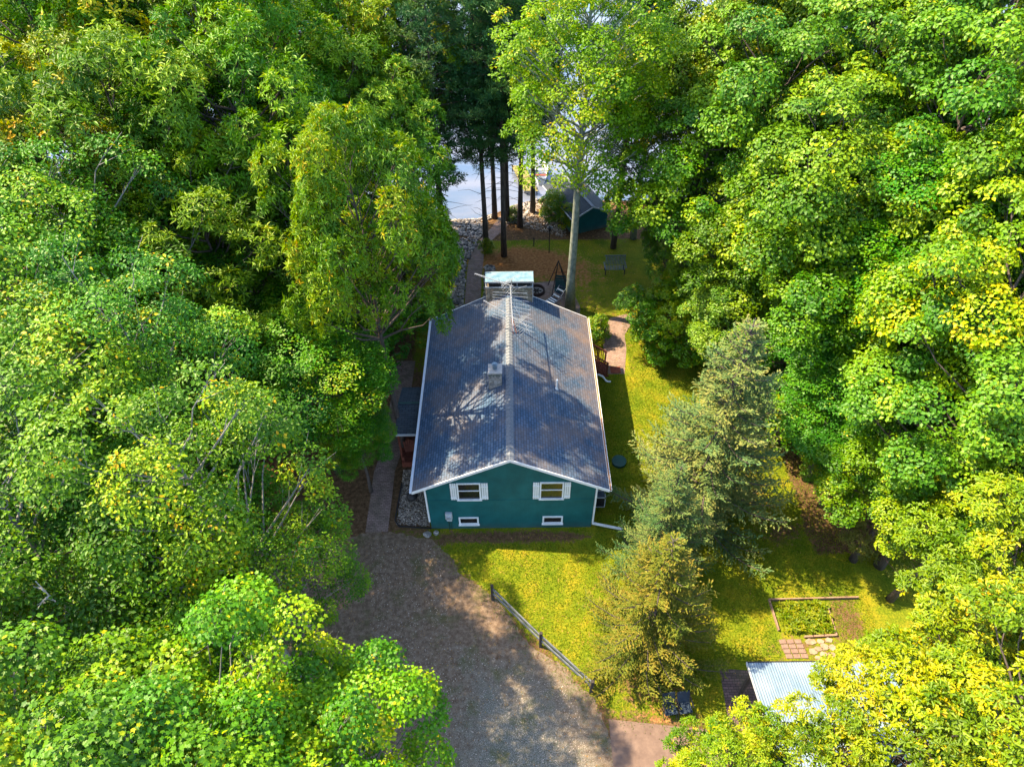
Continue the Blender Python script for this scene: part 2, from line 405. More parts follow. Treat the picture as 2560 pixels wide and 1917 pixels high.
class MB:
    """collects shapes given in world coordinates, builds one mesh object"""
    def __init__(s): s.v = []; s.f = []
    def add(s, vs, fs):
        k = len(s.v)
        s.v += [tuple(p) for p in vs]
        s.f += [tuple(i + k for i in f) for f in fs]
        return s
    def box(s, c, d, rot=None):
        c = Vector(c); h = Vector(d) / 2
        R = Euler(rot).to_matrix() if rot else Matrix.Identity(3)
        vs = [c + R @ Vector((x * h.x, y * h.y, z * h.z)) for x in (-1, 1) for y in (-1, 1) for z in (-1, 1)]
        return s.add(vs, [(0, 1, 3, 2), (4, 6, 7, 5), (0, 4, 5, 1), (2, 3, 7, 6), (0, 2, 6, 4), (1, 5, 7, 3)])
    def bar(s, a, b, w, t, up=(0, 0, 1)):
        a = Vector(a); b = Vector(b); d = (b - a).normalized()
        u = Vector(up); sd = d.cross(u)
        if sd.length < 1e-4: sd = d.cross(Vector((1, 0, 0)))
        sd.normalize(); u = sd.cross(d).normalized()
        q = [sd * (-w / 2) + u * (-t / 2), sd * (w / 2) + u * (-t / 2), sd * (w / 2) + u * (t / 2), sd * (-w / 2) + u * (t / 2)]
        return s.add([a + k for k in q] + [b + k for k in q], [(3, 2, 1, 0), (4, 5, 6, 7), (0, 1, 5, 4), (1, 2, 6, 5), (2, 3, 7, 6), (3, 0, 4, 7)])
    def tube(s, pts, rs, n=8, cap=True):
        pts = [Vector(p) for p in pts]
        if isinstance(rs, (int, float)): rs = [rs] * len(pts)
        k = len(s.v); ref = Vector((0, 0, 1)); prev = None
        for i, p in enumerate(pts):
            d = (pts[min(i + 1, len(pts) - 1)] - pts[max(i - 1, 0)]).normalized()
            if prev is None:
                a = d.cross(Vector((0, 0, 1)) if abs(d.z) < .9 else Vector((1, 0, 0))).normalized()
            else:
                a = (prev - d * prev.dot(d)).normalized()
            prev = a; b = d.cross(a)
            for j in range(n):
                t = 2 * math.pi * j / n
                s.v.append(tuple(p + (a * math.cos(t) + b * math.sin(t)) * rs[i]))
        for i in range(len(pts) - 1):
            for j in range(n):
                s.f.append((k + i * n + j, k + i * n + (j + 1) % n, k + (i + 1) * n + (j + 1) % n, k + (i + 1) * n + j))
        if cap:
            s.f.append(tuple(k + j for j in range(n))[::-1])
            e = k + (len(pts) - 1) * n
            s.f.append(tuple(e + j for j in range(n)))
        return s
    def poly(s, outline, z0, z1):
        n = len(outline)
        vs = [(p[0], p[1], z0) for p in outline] + [(p[0], p[1], z1) for p in outline]
        return s.add(vs, [tuple(range(n))[::-1], tuple(range(n, 2 * n))] + [(i, (i + 1) % n, n + (i + 1) % n, n + i) for i in range(n)])
    def prism(s, sec, y0, y1):
        """section in xz swept along y"""
        n = len(sec)
        vs = [(p[0], y0, p[1]) for p in sec] + [(p[0], y1, p[1]) for p in sec]
        return s.add(vs, [tuple(range(n)), tuple(range(n, 2 * n))[::-1]] + [(i, n + i, n + (i + 1) % n, (i + 1) % n) for i in range(n)])
    def blob(s, c, r, seed=0, sub=2, flat=1.0, amp=.25):
        bm = bmesh.new(); bmesh.ops.create_icosphere(bm, subdivisions=sub, radius=1)
        rn = random.Random(seed); ph = [rn.uniform(0, 6) for _ in range(3)]
        vs = []
        for v in bm.verts:
            p = v.co
            k = 1 + amp * (math.sin(p.x * 2.3 + ph[0]) * math.sin(p.y * 2.7 + ph[1]) + .5 * math.sin(p.z * 4 + ph[2]))
            vs.append(Vector((p.x * r[0] * k, p.y * r[1] * k, p.z * r[2] * k * flat)) + Vector(c))
        fs = [[v.index for v in f.verts] for f in bm.faces]
        bm.free()
        return s.add(vs, fs)
    def build(s, name, mat, parent=None, smooth=False, bevel=0.0, rot=None):
        me = bpy.data.meshes.new(name)
        o3 = org(parent)
        vs = [Vector(p) - o3 for p in s.v]
        me.from_pydata([tuple(p) for p in vs], [], s.f)
        bm = bmesh.new(); bm.from_mesh(me)
        bmesh.ops.recalc_face_normals(bm, faces=bm.faces)
        if bevel > 0:
            es = [e for e in bm.edges if len(e.link_faces) == 2 and e.calc_face_angle(0) > .6]
            bmesh.ops.bevel(bm, geom=es, offset=bevel, segments=1, affect='EDGES', profile=.5)
        bm.to_mesh(me); bm.free()
        if smooth:
            me.polygons.foreach_set("use_smooth", [True] * len(me.polygons))
        o = link(name, me, mat, parent)
        if parent is not None: ORG[o.name] = o3
        return o

def sheet(name, outline, z, mat, label=None, step=None, z1=None):
    b = MB(); n = len(outline)
    b.add([(p[0], p[1], z) for p in outline], [tuple(range(n))])
    o = b.build(name, mat)
    o["kind"] = "structure"
    return o

def np_mesh(name, V, sizes, loops, tint, mat, smooth=False):
    me = bpy.data.meshes.new(name)
    me.vertices.add(len(V)); me.vertices.foreach_set("co", V.astype(np.float32).ravel())
    me.loops.add(len(loops)); me.loops.foreach_set("vertex_index", loops.astype(np.int32))
    starts = np.concatenate([[0], np.cumsum(sizes)[:-1]]).astype(np.int32)
    me.polygons.add(len(sizes)); me.polygons.foreach_set("loop_start", starts)
    try: me.polygons.foreach_set("loop_total", sizes.astype(np.int32))
    except Exception: pass
    me.update(calc_edges=True)
    if tint is not None:
        a = me.attributes.new("tint", 'FLOAT', 'FACE'); a.data.foreach_set("value", tint.astype(np.float32))
    me.materials.append(mat)
    if smooth: me.polygons.foreach_set("use_smooth", np.ones(len(sizes), bool))
    return me
# ---------------------------------------------------------------- foliage generators
def nrm(a): return a / np.maximum(np.linalg.norm(a, axis=-1, keepdims=True), 1e-9)

LEAF = {   # outline as (along, side, lift) on a unit leaf
    'kite': ([(0, 0, 0), (.45, -.5, .10), (1, 0, -.12), (.45, .5, .10)], [(0, 1, 2), (0, 2, 3)]),
    'blade': ([(0, -.5, 0), (0, .5, 0), (1, 0, .1)], [(0, 1, 2)]),
    'oak': ([(0, 0, 0), (.35, -.30, .06), (.5, -.2, .05), (.72, -.5, .06), (1, 0, -.16), (.72, .5, .06), (.5, .2, .05), (.35, .30, .06)], [(0, 1, 2, 4), (2, 3, 4), (0, 4, 6, 7), (4, 5, 6)]),
    'maple': ([(0, 0, 0), (.08, -.34, -.02), (.30, -.28, .04), (.55, -.52, -.06), (.60, -.20, .04), (1, 0, -.14),
               (.60, .20, .04), (.55, .52, -.06), (.30, .28, .04), (.08, .34, -.02)], [(0, 1, 2), (0, 2, 4, 5), (2, 3, 4), (0, 5, 6, 8), (6, 7, 8), (0, 8, 9)]),
}

def leaf_arrays(P, D, N, L, Wd, kind, tint):
    """P base points, D direction, N normal (n,3); L,Wd (n,)"""
    pts, faces = LEAF[kind]
    S = nrm(np.cross(N, D)); N = np.cross(D, S)
    n = len(P); k = len(pts)
    V = np.empty((n, k, 3))
    for i, (a, s, l) in enumerate(pts):
        V[:, i] = P + D * (a * L)[:, None] + S * (s * Wd)[:, None] + N * (l * L)[:, None]
    base = (np.arange(n) * k)[:, None]
    fl = np.array([x for f in faces for x in f]); fs = np.array([len(f) for f in faces])
    loops = (base + fl[None]).ravel(); sizes = np.tile(fs, n)
    return V.reshape(-1, 3), sizes, loops, np.repeat(tint, len(faces))

def merge(parts):
    Vs, Ss, Ls, Ts = [], [], [], []; k = 0
    for V, s, l, t in parts:
        Vs.append(V); Ss.append(s); Ls.append(l + k); Ts.append(t); k += len(V)
    return np.concatenate(Vs), np.concatenate(Ss), np.concatenate(Ls), np.concatenate(Ts)

def rosettes(rng, Cn, Nn, K, L, W, kind, tint, spread=(-.25, .5), jit=.2, tip=0.03):
    n = len(Cn)
    a = nrm(np.cross(Nn, rng.normal(size=(n, 3)))); b = np.cross(Nn, a)
    ph = rng.uniform(0, 2 * np.pi, n)[:, None] + np.arange(K)[None] * (2 * np.pi / K) + rng.normal(0, .25, (n, K))
    el = rng.uniform(spread[0], spread[1], (n, K))
    D = (a[:, None] * np.cos(ph)[..., None] + b[:, None] * np.sin(ph)[..., None]) * np.cos(el)[..., None] + Nn[:, None] * np.sin(el)[..., None]
    D = D.reshape(-1, 3)
    N2 = nrm(np.repeat(Nn, K, 0) + rng.normal(0, jit, (n * K, 3)))
    Lr = np.repeat(rng.uniform(.8, 1.2, n), K) * rng.uniform(.75, 1.2, n * K) * L
    P = np.repeat(Cn, K, 0) + D * (tip * 1.0) + rng.normal(0, L * .12, (n * K, 3))
    T = np.clip(np.repeat(tint, K) + rng.normal(0, .07, n * K), 0, 1)
    return leaf_arrays(P, nrm(D), N2, Lr, Lr * W, kind, T)

def envelope(rng, n, R, hz, low=-.35, noise_amp=.30):
    """n clump centres over a lumpy dome, relative to the crown centre"""
    i = np.arange(n) + .5
    z = 1 - (1 - low) * i / n
    ph = i * 2.39996 + rng.normal(0, .25, n)
    r = np.sqrt(np.clip(1 - z * z, 0.02, 1))
    p1, p2 = rng.uniform(0, 6.28, 2)
    k = 1 + noise_amp * (np.sin(2 * ph + p1 + z * 2) * .6 + np.sin(3 * ph + p2 - z * 3) * .4) + rng.normal(0, .12, n)
    k = np.clip(k, .68, 1.2)
    return np.stack([r * np.cos(ph) * R * k, r * np.sin(ph) * R * k, z * hz * k], 1)

def tree_template(seed, leaf='kite', mat='oak', R=4.0, hz=4.6, zc=11.4, nclump=62, ros=46, K=7, L=.26, W=.36, cr=1.05,
                  flat=.62, inner=.35, bark='bark', low=-.45, droop=0.0, yellow=.05, trunk_r=.22, gap=0.0, zbase=None,
                  spread=(-.25, .5), tip_bias=.55, trunk_top=.62, tr=.03, jit=.2):
    rng = np.random.default_rng(seed); rn = random.Random(seed)
    Cc = envelope(rng, nclump, R - cr * .6, hz - cr * .5, low)
    if gap > 0: Cc = Cc[rng.random(len(Cc)) > gap]
    parts = []
    allc = [(Cc, cr, ros)]
    if inner > 0:
        ni = int(len(Cc) * inner)
        Ci = Cc[rng.choice(len(Cc), ni, replace=False)] * rng.uniform(.45, .72, (ni, 1))
        allc.append((Ci, cr * .9, int(ros * .6)))
    up = np.array([0, 0, 1.0])
    for Cs, c_r, rr in allc:
        n = len(Cs)
        size = rng.uniform(.55, 1.35, n)
        o = nrm(Cs * np.array([1, 1, .7]))
        ax = nrm(o * .55 + up * .65)
        cnt = np.maximum((rr * size ** 2).astype(int), 6)
        idx = np.repeat(np.arange(n), cnt)
        u = nrm(rng.normal(size=(len(idx), 3)))
        dt = (u * ax[idx]).sum(1)
        u = np.where((dt < -.15)[:, None], u - 1.7 * dt[:, None] * ax[idx], u); u = nrm(u)
        rad_ = rng.uniform(.55, 1.0, len(idx)) ** .7
        off = u * rad_[:, None] * (c_r * size[idx])[:, None]
        # flatten along the clump axis -> layered boughs
        d = (off * ax[idx]).sum(1)
        off = off - ax[idx] * (d * (1 - flat))[:, None]
        P = Cs[idx] + off
        P[:, 2] += zc
        N = nrm(u * (1 - tip_bias) + up * tip_bias * .9 + rng.normal(0, .22, (len(idx), 3)))
        tc = rng.uniform(.16, .80, n)
        t = tc[idx] + rng.normal(0, .06, len(idx))
        yl = rng.random(len(idx)) < yellow
        t = np.where(yl, rng.uniform(.74, .93, len(idx)), t)
        sp = (spread[0] - droop, spread[1] - droop)
        parts.append(rosettes(rng, P, N, K, L, W, leaf, t, sp, jit=jit, tip=tr))
    V, s, l, t = merge(parts)
    crown = np_mesh("crown", V, s, l, t, MAT[mat])
    # trunk and limbs
    b = MB()
    H = zc + hz * trunk_top
    x0 = [0, 0]; pts = []
    for i in range(9):
        z = H * i / 8
        pts.append((x0[0], x0[1], z))
        x0[0] += rn.uniform(-.12, .12); x0[1] += rn.uniform(-.12, .12)
    b.tube(pts, [trunk_r * (1.25 if i == 0 else 1 - .85 * i / 8) for i in range(9)], 9)
    for c in Cc:
        cz = c[2] + zc
        rr = math.hypot(c[0], c[1])
        zb = max(cz - rr * rn.uniform(.55, .95) - .5, zc - hz * .95)
        zb = min(zb, H * .96)
        k = zb / H * 8; i = min(int(k), 7); f = k - i
        p0 = Vector(pts[i]).lerp(Vector(pts[i + 1]), f)
        p3 = Vector((c[0], c[1], cz))
        p1 = p0.lerp(p3, .35) + Vector((rn.uniform(-.2, .2), rn.uniform(-.2, .2), rn.uniform(-.35, .05)))
        p2 = p0.lerp(p3, .7) + Vector((rn.uniform(-.2, .2), rn.uniform(-.2, .2), rn.uniform(-.3, .1)))
        r0 = min(trunk_r * .38, .02 + rr * .012)
        b.tube([p0, p1, p2, p3], [r0, r0 * .7, r0 * .45, .012], 5, False)
        for q in range(3):
            e = p3 + Vector((rn.uniform(-1, 1), rn.uniform(-1, 1), rn.uniform(-.2, .7))) * cr * .8
            b.tube([p2.lerp(p3, rn.uniform(0, .8)), e], [.014, .006], 3, False)
    tm = bpy.data.meshes.new("trunk"); tm.from_pydata(b.v, [], b.f)
    tm.materials.append(MAT[bark]); tm.polygons.foreach_set("use_smooth", [True] * len(tm.polygons))
    return crown, tm

def conifer_template(seed, H=12.0, R=3.0, z0=.6, dz=.33, nb=7, mat='spruce', bark='bark', needle=.16, tw=.55, sub=13, spikes=7, power=.85,
                     droop=.28, trunk_r=.2, up=.25, bare=0.0, nw=.20):
    rng = np.random.default_rng(seed); rn = random.Random(seed)
    b = MB()
    b.tube([(0, 0, 0), (rn.uniform(-.05, .05), rn.uniform(-.05, .05), H * .5), (0, 0, H)], [trunk_r, trunk_r * .55, .015], 8)
    P, D, N, Ls, T = [], [], [], [], []
    z = z0
    while z < H * .985:
        f = (z - z0) / (H - z0)
        k = max(4, int(nb * (1 - f * .35)))
        a0 = rn.uniform(0, 6.28)
        for j in range(k):
            a = a0 + j * 6.283 / k + rn.uniform(-.25, .25)
            Lb = max(R * (1 - f) ** power * rn.uniform(.62, 1.25), .22)
            dx, dy = math.cos(a), math.sin(a)
            steps = 5; pts = []
            zz = z + rn.uniform(-.1, .1)
            for i in range(steps + 1):
                s = i / steps
                h = zz + Lb * (up * f * s * 1.6 - droop * math.sin(s * 2.6) * (1 - f * .6) + .22 * s * s)
                pts.append(Vector((dx * Lb * s, dy * Lb * s, h)))
            b.tube(pts, [.035 * (1 - f) + .012] + [.02] * (steps - 1) + [.006], 4, False)
            tb = rn.uniform(.25, .7)
            side = Vector((-dy, dx, 0))
            ns = max(5, int(sub * Lb / 2.2) + 3)
            for i in range(ns):
                s = .16 + .84 * (i + rn.random()) / ns
                if rn.random() < bare and s < .6: continue
                q = s * steps; ii = min(int(q), steps - 1)
                p = pts[ii].lerp(pts[ii + 1], q - ii)
                fd = (pts[ii + 1] - pts[ii]).normalized()
                for sg in (-1, 1):
                    tl = tw * (1.1 - .55 * s) * rn.uniform(.6, 1.2) * min(1, Lb / 1.2 + .25)
                    td = (side * sg * rn.uniform(.55, 1) + fd * rn.uniform(.5, 1) + Vector((0, 0, rn.uniform(-.35, .25)))).normalized()
                    m = max(3, int(spikes * tl / tw))
                    for e in range(m):
                        w = (e + rn.random()) / m
                        pp = p + td * tl * w
                        nd = (td + Vector((rn.uniform(-.65, .65), rn.uniform(-.65, .65), rn.uniform(-.35, .6)))).normalized()
                        P.append(pp); D.append(nd); N.append((rn.uniform(-.4, .4), rn.uniform(-.4, .4), 1))
                        Ls.append(needle * rn.uniform(.7, 1.25)); T.append(tb + rn.uniform(-.12, .18) + (.2 if w > .7 else 0))
        z += dz * rn.uniform(.8, 1.2) * (1 - .35 * f)
    P = np.array([tuple(p) for p in P]); D = nrm(np.array([tuple(p) for p in D])); N = nrm(np.array(N)); Ls = np.array(Ls)
    V, s, l, t = leaf_arrays(P, D, N, Ls, Ls * nw * 1.6, 'kite', np.clip(np.array(T), 0, 1))
    crown = np_mesh("crown", V, s, l, t, MAT[mat])
    tm = bpy.data.meshes.new("trunk"); tm.from_pydata(b.v, [], b.f); tm.materials.append(MAT[bark])
    return crown, tm

def pine_template(seed, H=20.0, z0=9.0, R=2.9, mat='pine', bark='bark', trunk_r=.21, tuft=.24, dead=True, dens=1.0, lean=(0, 0), K=11):
    rng = np.random.default_rng(seed); rn = random.Random(seed)
    b = MB()
    tp = [Vector((lean[0] * (i / 6) ** 1.3, lean[1] * (i / 6) ** 1.3, H * i / 6)) for i in range(7)]
    b.tube(tp, [trunk_r * (1.2 if i == 0 else 1 - .13 * i) for i in range(7)], 9)
    def on(z):
        k = z / H * 6; i = min(int(k), 5); return tp[i].lerp(tp[i + 1], k - i)
    if dead:
        for i in range(15):
            z = rn.uniform(z0 * .3, z0 * 1.1); a = rn.uniform(0, 6.28); L = rn.uniform(.6, 2.4)
            p = on(z); d = Vector((math.cos(a), math.sin(a), rn.uniform(-.15, .25)))
            q = p + d * L * .6; e = p + d * L + Vector((rn.uniform(-.2, .2), rn.uniform(-.2, .2), rn.uniform(-.3, .1)))
            b.tube([p, q, e], [.022, .014, .005], 4, False)
    Pc, Nc, T = [], [], []
    z = z0
    while z < H * .98:
        f = (z - z0) / (H - z0)
        k = 5
        a0 = rn.uniform(0, 6.28)
        for j in range(k):
            a = a0 + j * 6.283 / k + rn.uniform(-.3, .3)
            L = R * (math.sin(min(1, f * 2.2 + .35) * 1.57)) * (1 - max(0, f - .35) * 1.1) * rn.uniform(.6, 1.15)
            L = max(L, .35)
            p = on(z); d = Vector((math.cos(a), math.sin(a), .12 + .25 * f))
            sd = Vector((-math.sin(a), math.cos(a), 0))
            m = p + d * L * .5; e = p + d * L + Vector((0, 0, .15))
            b.tube([p, m, e], [.045 * (1 - f) + .012, .025, .008], 5, False)
            tb = rn.uniform(.2, .7)
            for i in range(int(9 * L * dens) + 3):
                s = rn.uniform(.3, 1.05)
                c = p.lerp(e, s) + sd * rn.uniform(-1, 1) * L * .34 * (1.2 - s * .6) + Vector((0, 0, rn.uniform(-.15, .3)))
                Pc.append(tuple(c)); Nc.append((rn.uniform(-.5, .5) + d.x * .5, rn.uniform(-.5, .5) + d.y * .5, 1)); T.append(tb + rn.uniform(-.1, .2))
        z += rn.uniform(.5, .8)
    V, s, l, t = rosettes(rng, np.array(Pc), nrm(np.array(Nc)), K, tuft, .17, 'kite', np.clip(np.array(T), 0, 1), (-.1, 1.1), .5)
    crown = np_mesh("crown", V, s, l, t, MAT[mat])
    tm = bpy.data.meshes.new("trunk"); tm.from_pydata(b.v, [], b.f); tm.materials.append(MAT[bark])
    tm.polygons.foreach_set("use_smooth", [True] * len(tm.polygons))
    return crown, tm

TEMPL = {}
def templ(key):
    if key in TEMPL: return TEMPL[key]
    k, i = key
    sd = 100 * i + sum(ord(c) for c in k)
    if k == 'oak': t = tree_template(sd, 'kite', 'oak', K=9, L=.235, W=.27, ros=50, nclump=70, yellow=.05, bark='bark', gap=.17, inner=.45, low=-.65, cr=.9, flat=.85, trunk_r=.2, spread=(-.15, .75), tip_bias=.5, jit=.12)
    elif k == 'oaky': t = tree_template(sd, 'oak', 'oaky', K=8, L=.225, W=.46, spread=(-.15, .6), jit=.12, ros=40, nclump=58, yellow=.07, bark='bark', gap=.16, inner=.2, cr=.95, tip_bias=.65)
    elif k == 'lime': t = tree_template(sd, 'maple', 'lime', K=5, L=.13, W=1.0, ros=112, nclump=66, yellow=.05, bark='bark_grey', cr=.95, flat=.75, gap=.16, inner=.2, spread=(-.4, .25), tr=.13)
    elif k == 'deep': t = tree_template(sd, 'kite', 'deep', K=6, L=.12, W=.8, ros=140, nclump=58, yellow=.02, bark='bark', cr=1.2, flat=.36, gap=.15, inner=.25, spread=(-.35, .2), tr=.10, tip_bias=.8)
    elif k == 'beech': t = tree_template(sd, 'kite', 'beech', K=6, L=.135, W=.62, ros=88, nclump=58, yellow=.03, bark='bark_grey', cr=1.05, flat=.5, gap=.3, inner=.3, spread=(-.5, .3), tr=.12, tip_bias=.65)
    elif k == 'bass': t = tree_template(sd, 'kite', 'bass', K=6, L=.155, W=.72, ros=90, nclump=74, yellow=.03, bark='bark', cr=.95, flat=.52, spread=(-.65, .1), tr=.08, low=-.6, gap=.17, inner=.25)
    elif k == 'aspen': t = tree_template(sd, 'kite', 'aspen', K=6, L=.15, W=.65, ros=60, nclump=125, yellow=.06, bark='bark_pale', cr=.85, flat=.6, R=4.3, hz=6.2, zc=14.9, low=-.55, gap=.12, inner=.5, trunk_r=.29, trunk_top=.9, spread=(-.6, .5), tr=.1)
    elif k == 'low': t = tree_template(sd, 'kite', 'lime', R=2.9, hz=2.3, zc=2.7, nclump=44, ros=95, K=6, L=.14, W=.7, cr=.85, trunk_r=.09, low=-.75, gap=.1, flat=.5, droop=.2)
    elif k == 'under': t = tree_template(sd, 'kite', 'deep', R=2.2, hz=1.6, zc=2.4, nclump=26, ros=40, K=6, L=.16, W=.6, cr=.8, trunk_r=.07, low=-.6)
    elif k == 'shrub': t = tree_template(sd, 'kite', 'shrub', R=.85, hz=.8, zc=.8, nclump=16, ros=34, K=6, L=.11, W=.5, cr=.38, trunk_r=.03, low=-.7, yellow=.15)
    elif k == 'spruce': t = conifer_template(sd, mat='sprucetan' if i == 2 else 'spruce', needle=.115, nw=.28, sub=19, spikes=11, dz=.40, nb=6, tw=.62)
    elif k == 'pine': t = pine_template(sd, z0=7.1, R=3.5, dens=1.15, lean=[(0.2, .3), (-.5, .2), (.5, -.2)][i % 3])
    elif k == 'redpine': t = pine_template(sd, H=17, z0=7.5, R=2.6, bark='bark_red', tuft=.26)
    elif k == 'scrub': t = pine_template(sd, H=5.6, z0=1.0, R=2.3, mat='scrub', bark='bark_red', trunk_r=.10, tuft=.20, dead=False, dens=.8, K=14)
    TEMPL[key] = t
    return t

KIND = {'oak': ('oak_tree', 'tree'), 'oaky': ('oak_tree', 'tree'), 'lime': ('maple_tree', 'tree'), 'deep': ('maple_tree', 'tree'), 'beech': ('beech_tree', 'tree'),
        'bass': ('basswood_tree', 'tree'), 'aspen': ('aspen_tree', 'tree'), 'low': ('maple_tree', 'tree'), 'under': ('sapling', 'sapling'), 'shrub': ('shrub', 'shrub'), 'spruce': ('spruce_tree', 'tree'),
        'pine': ('pine_tree', 'tree'), 'redpine': ('pine_tree', 'tree'), 'scrub': ('young_pine', 'tree')}

def plant(key, x, y, sxy=1.0, sz=1.0, rot=0.0, label='', group=None, z=0.0):
    crown, trunk = templ(key)
    nm, cat = KIND[key[0]]
    t = thing(nm, label, cat, (x, y, z), group, rot)
    t.scale = (sxy, sxy, sz)
    for part, me in (("crown", crown), ("trunk", trunk)):
        o = bpy.data.objects.new(part, me); COL.objects.link(o); o.parent = t
    return t

def snag(name_label, x, y, H, seed, lean=(0, 0), r=.10, n=16, z0=.45, L=1.6):
    rn = random.Random(seed); t = thing("dead_tree", name_label, "dead tree", (x, y, 0))
    b = MB(); tp = [Vector((x + lean[0] * (i / 6) + rn.uniform(-.08, .08), y + lean[1] * (i / 6), H * i / 6)) for i in range(7)]
    b.tube(tp, [r * (1 - .14 * i) for i in range(7)], 7); b.build("trunk", MAT['dead'], t, True)
    b = MB()
    for i in range(n):
        f = rn.uniform(z0, .99); k = f * 6; q = min(int(k), 5); p = tp[q].lerp(tp[q + 1], k - q); a = rn.uniform(0, 6.28); l = L * rn.uniform(.4, 1.1) * (1.3 - f)
        d = Vector((math.cos(a), math.sin(a), rn.uniform(.2, 1.0)))
        m = p + d * l * .5; e = m + (d + Vector((rn.uniform(-.6, .6), rn.uniform(-.6, .6), .2))) * l * .5
        b.tube([p, m, e], [.028, .018, .006], 4, False)
        for _ in range(3): b.tube([m, m + Vector((rn.uniform(-1, 1), rn.uniform(-1, 1), rn.uniform(0, 1))) * l * .4], [.011, .004], 3, False)
    b.build("branches", MAT['dead'], t)
# ---------------------------------------------------------------- ground, driveway, paths, water
def shore_y(x):
    xs = [-90, -25, -12, -6.4, -2.5, .4, 2.3, 9, 20, 90]; ys = [46, 47, 47.4, 47.8, 48.0, 50.1, 51.0, 50.6, 51, 52]
    return np.interp(x, xs, ys)

def build_ground():
    xs = np.unique(np.concatenate([np.linspace(-260, -24, 14), np.arange(-24, 22.01, .45), np.linspace(22, 260, 14)]))
    ys = np.unique(np.concatenate([np.linspace(-60, 3, 6), np.arange(3, 56.01, .45), np.linspace(56, 300, 14)]))
    X, Y = np.meshgrid(xs, ys)
    d = Y - shore_y(X)
    Z = -np.clip((d + .9) / 3.2, 0, 1) * 1.6
    V = np.stack([X, Y, Z], -1).reshape(-1, 3)
    nx, ny = len(xs), len(ys)
    i, j = np.meshgrid(np.arange(nx - 1), np.arange(ny - 1))
    a = (j * nx + i).ravel()
    loops = np.stack([a, a + 1, a + 1 + nx, a + nx], 1).ravel()
    me = np_mesh("ground", V, np.full(len(a), 4), loops, None, MAT['ground'], True)
    x, y = X.ravel(), Y.ravel()
    def G(cx, cy, sx, sy, p=2): return np.exp(-(np.abs((x - cx) / sx) ** p + np.abs((y - cy) / sy) ** p))
    dirt = np.where((x < -6.2) | ((x > 14.5) & (y > 17)) | (y > 44), .85, .12)
    dirt = np.maximum(dirt, .95 * G(-.2, 18.3, 4.4, .45, 4))
    dirt = np.maximum(dirt, .8 * G(-5.3, 24, 1.6, 8, 4))
    dirt = np.maximum(dirt, .40 * G(2, 37, 9, 6, 4))
    dirt = np.maximum(dirt, .62 * G(13.3, 18.5, 2.2, 1.4))
    dirt = np.maximum(dirt, .62 * G(14.8, 13.8, .9, 2.0, 4))
    dirt = np.maximum(dirt, .62 * G(5.6, 11.2, 2.6, 1.8))
    dirt = np.maximum(dirt, .5 * G(12.4, 12.6, 2.4, .8, 4))
    dirt = np.maximum(dirt, .45 * G(12, 20.5, 1.3, 4))
    ex = np.array([-4.05, -2.6, -1.1, 1.05, 3.1, 3.7, 9.6]); ey = np.array([18.2, 16.3, 14.9, 12.6, 10.6, 9.75, 9.3])
    de = (y - np.interp(x, ex, ey)) * .72
    dirt = np.maximum(dirt, np.where((x > -4.6) & (x < 10), .70 * np.exp(-np.clip(de, 0, 9) / .55), 0))
    need = 1.0 * G(.4, 41.5, 3.0, 2.0) + .55 * G(4.5, 40, 4, 3) + .7 * G(7.4, 30.5, 1.6, 4) * 0 + .6 * G(-5.5, 43, 2.5, 4) + .5 * G(-7, 26, 2, 4) + .55 * G(5.9, 10.2, 1.6, 1.2) + .5 * G(12.5, 20, 1.2, 3)
    for nme, arr in (("dirt", dirt), ("needles", need)):
        at = me.attributes.new(nme, 'FLOAT', 'POINT'); at.data.foreach_set("value", arr.astype(np.float32))
    o = link("ground", me, None); o["kind"] = "structure"
build_ground()

b = MB(); b.add([(-260, 43, -.28), (260, 43, -.28), (260, 300, -.28), (-260, 300, -.28)], [(0, 1, 2, 3)])
tag(b.build("lake_water", MAT['water']), kind="structure")

def jag(pts, amp, step, seed, closed=True):
    rn = random.Random(seed); out = []
    n = len(pts)
    for i in range(n):
        a = Vector(pts[i]); c = Vector(pts[(i + 1) % n]); L = (c - a).length; k = max(1, int(L / step))
        nr = Vector((-(c - a).y, (c - a).x)).normalized() if L > 0 else Vector((0, 0))
        for j in range(k):
            out.append(tuple(a.lerp(c, j / k) + nr * rn.uniform(-amp, amp)))
    return out

def attr_sheet(name, outline, z, mat, attr, fn, res=.35):
    """an irregular sheet triangulated on a fine grid so that it can carry an attribute"""
    bm = bmesh.new()
    f = bm.faces.new([bm.verts.new((p[0], p[1], z)) for p in outline])
    xs = [p[0] for p in outline]; ys = [p[1] for p in outline]
    for ax, lo, hi in ((0, min(xs), max(xs)), (1, min(ys), max(ys))):
        v = lo + res
        while v < hi:
            co = (v, 0, 0) if ax == 0 else (0, v, 0); no = (1, 0, 0) if ax == 0 else (0, 1, 0)
            bmesh.ops.bisect_plane(bm, geom=bm.verts[:] + bm.edges[:] + bm.faces[:], plane_co=co, plane_no=no)
            v += res
    me = bpy.data.meshes.new(name); bm.to_mesh(me); bm.free()
    a = me.attributes.new(attr, 'FLOAT', 'POINT')
    for i, v in enumerate(me.vertices): a.data[i].value = fn(v.co.x, v.co.y)
    me.materials.append(mat)
    o = link(name, me, None); o["kind"] = "structure"
    return o
drv = [(-10.5, -6), (3.68, -6), (3.68, 9.75), (3.1, 10.6), (2.1, 11.7), (1.05, 12.6), (-.2, 13.9), (-1.1, 14.9), (-2.6, 16.3), (-3.6, 17.5), (-4.05, 18.2), (-5.0, 18.6), (-6.3, 18.62), (-7.4, 18.62), (-8.6, 18.3), (-10.5, 17)]
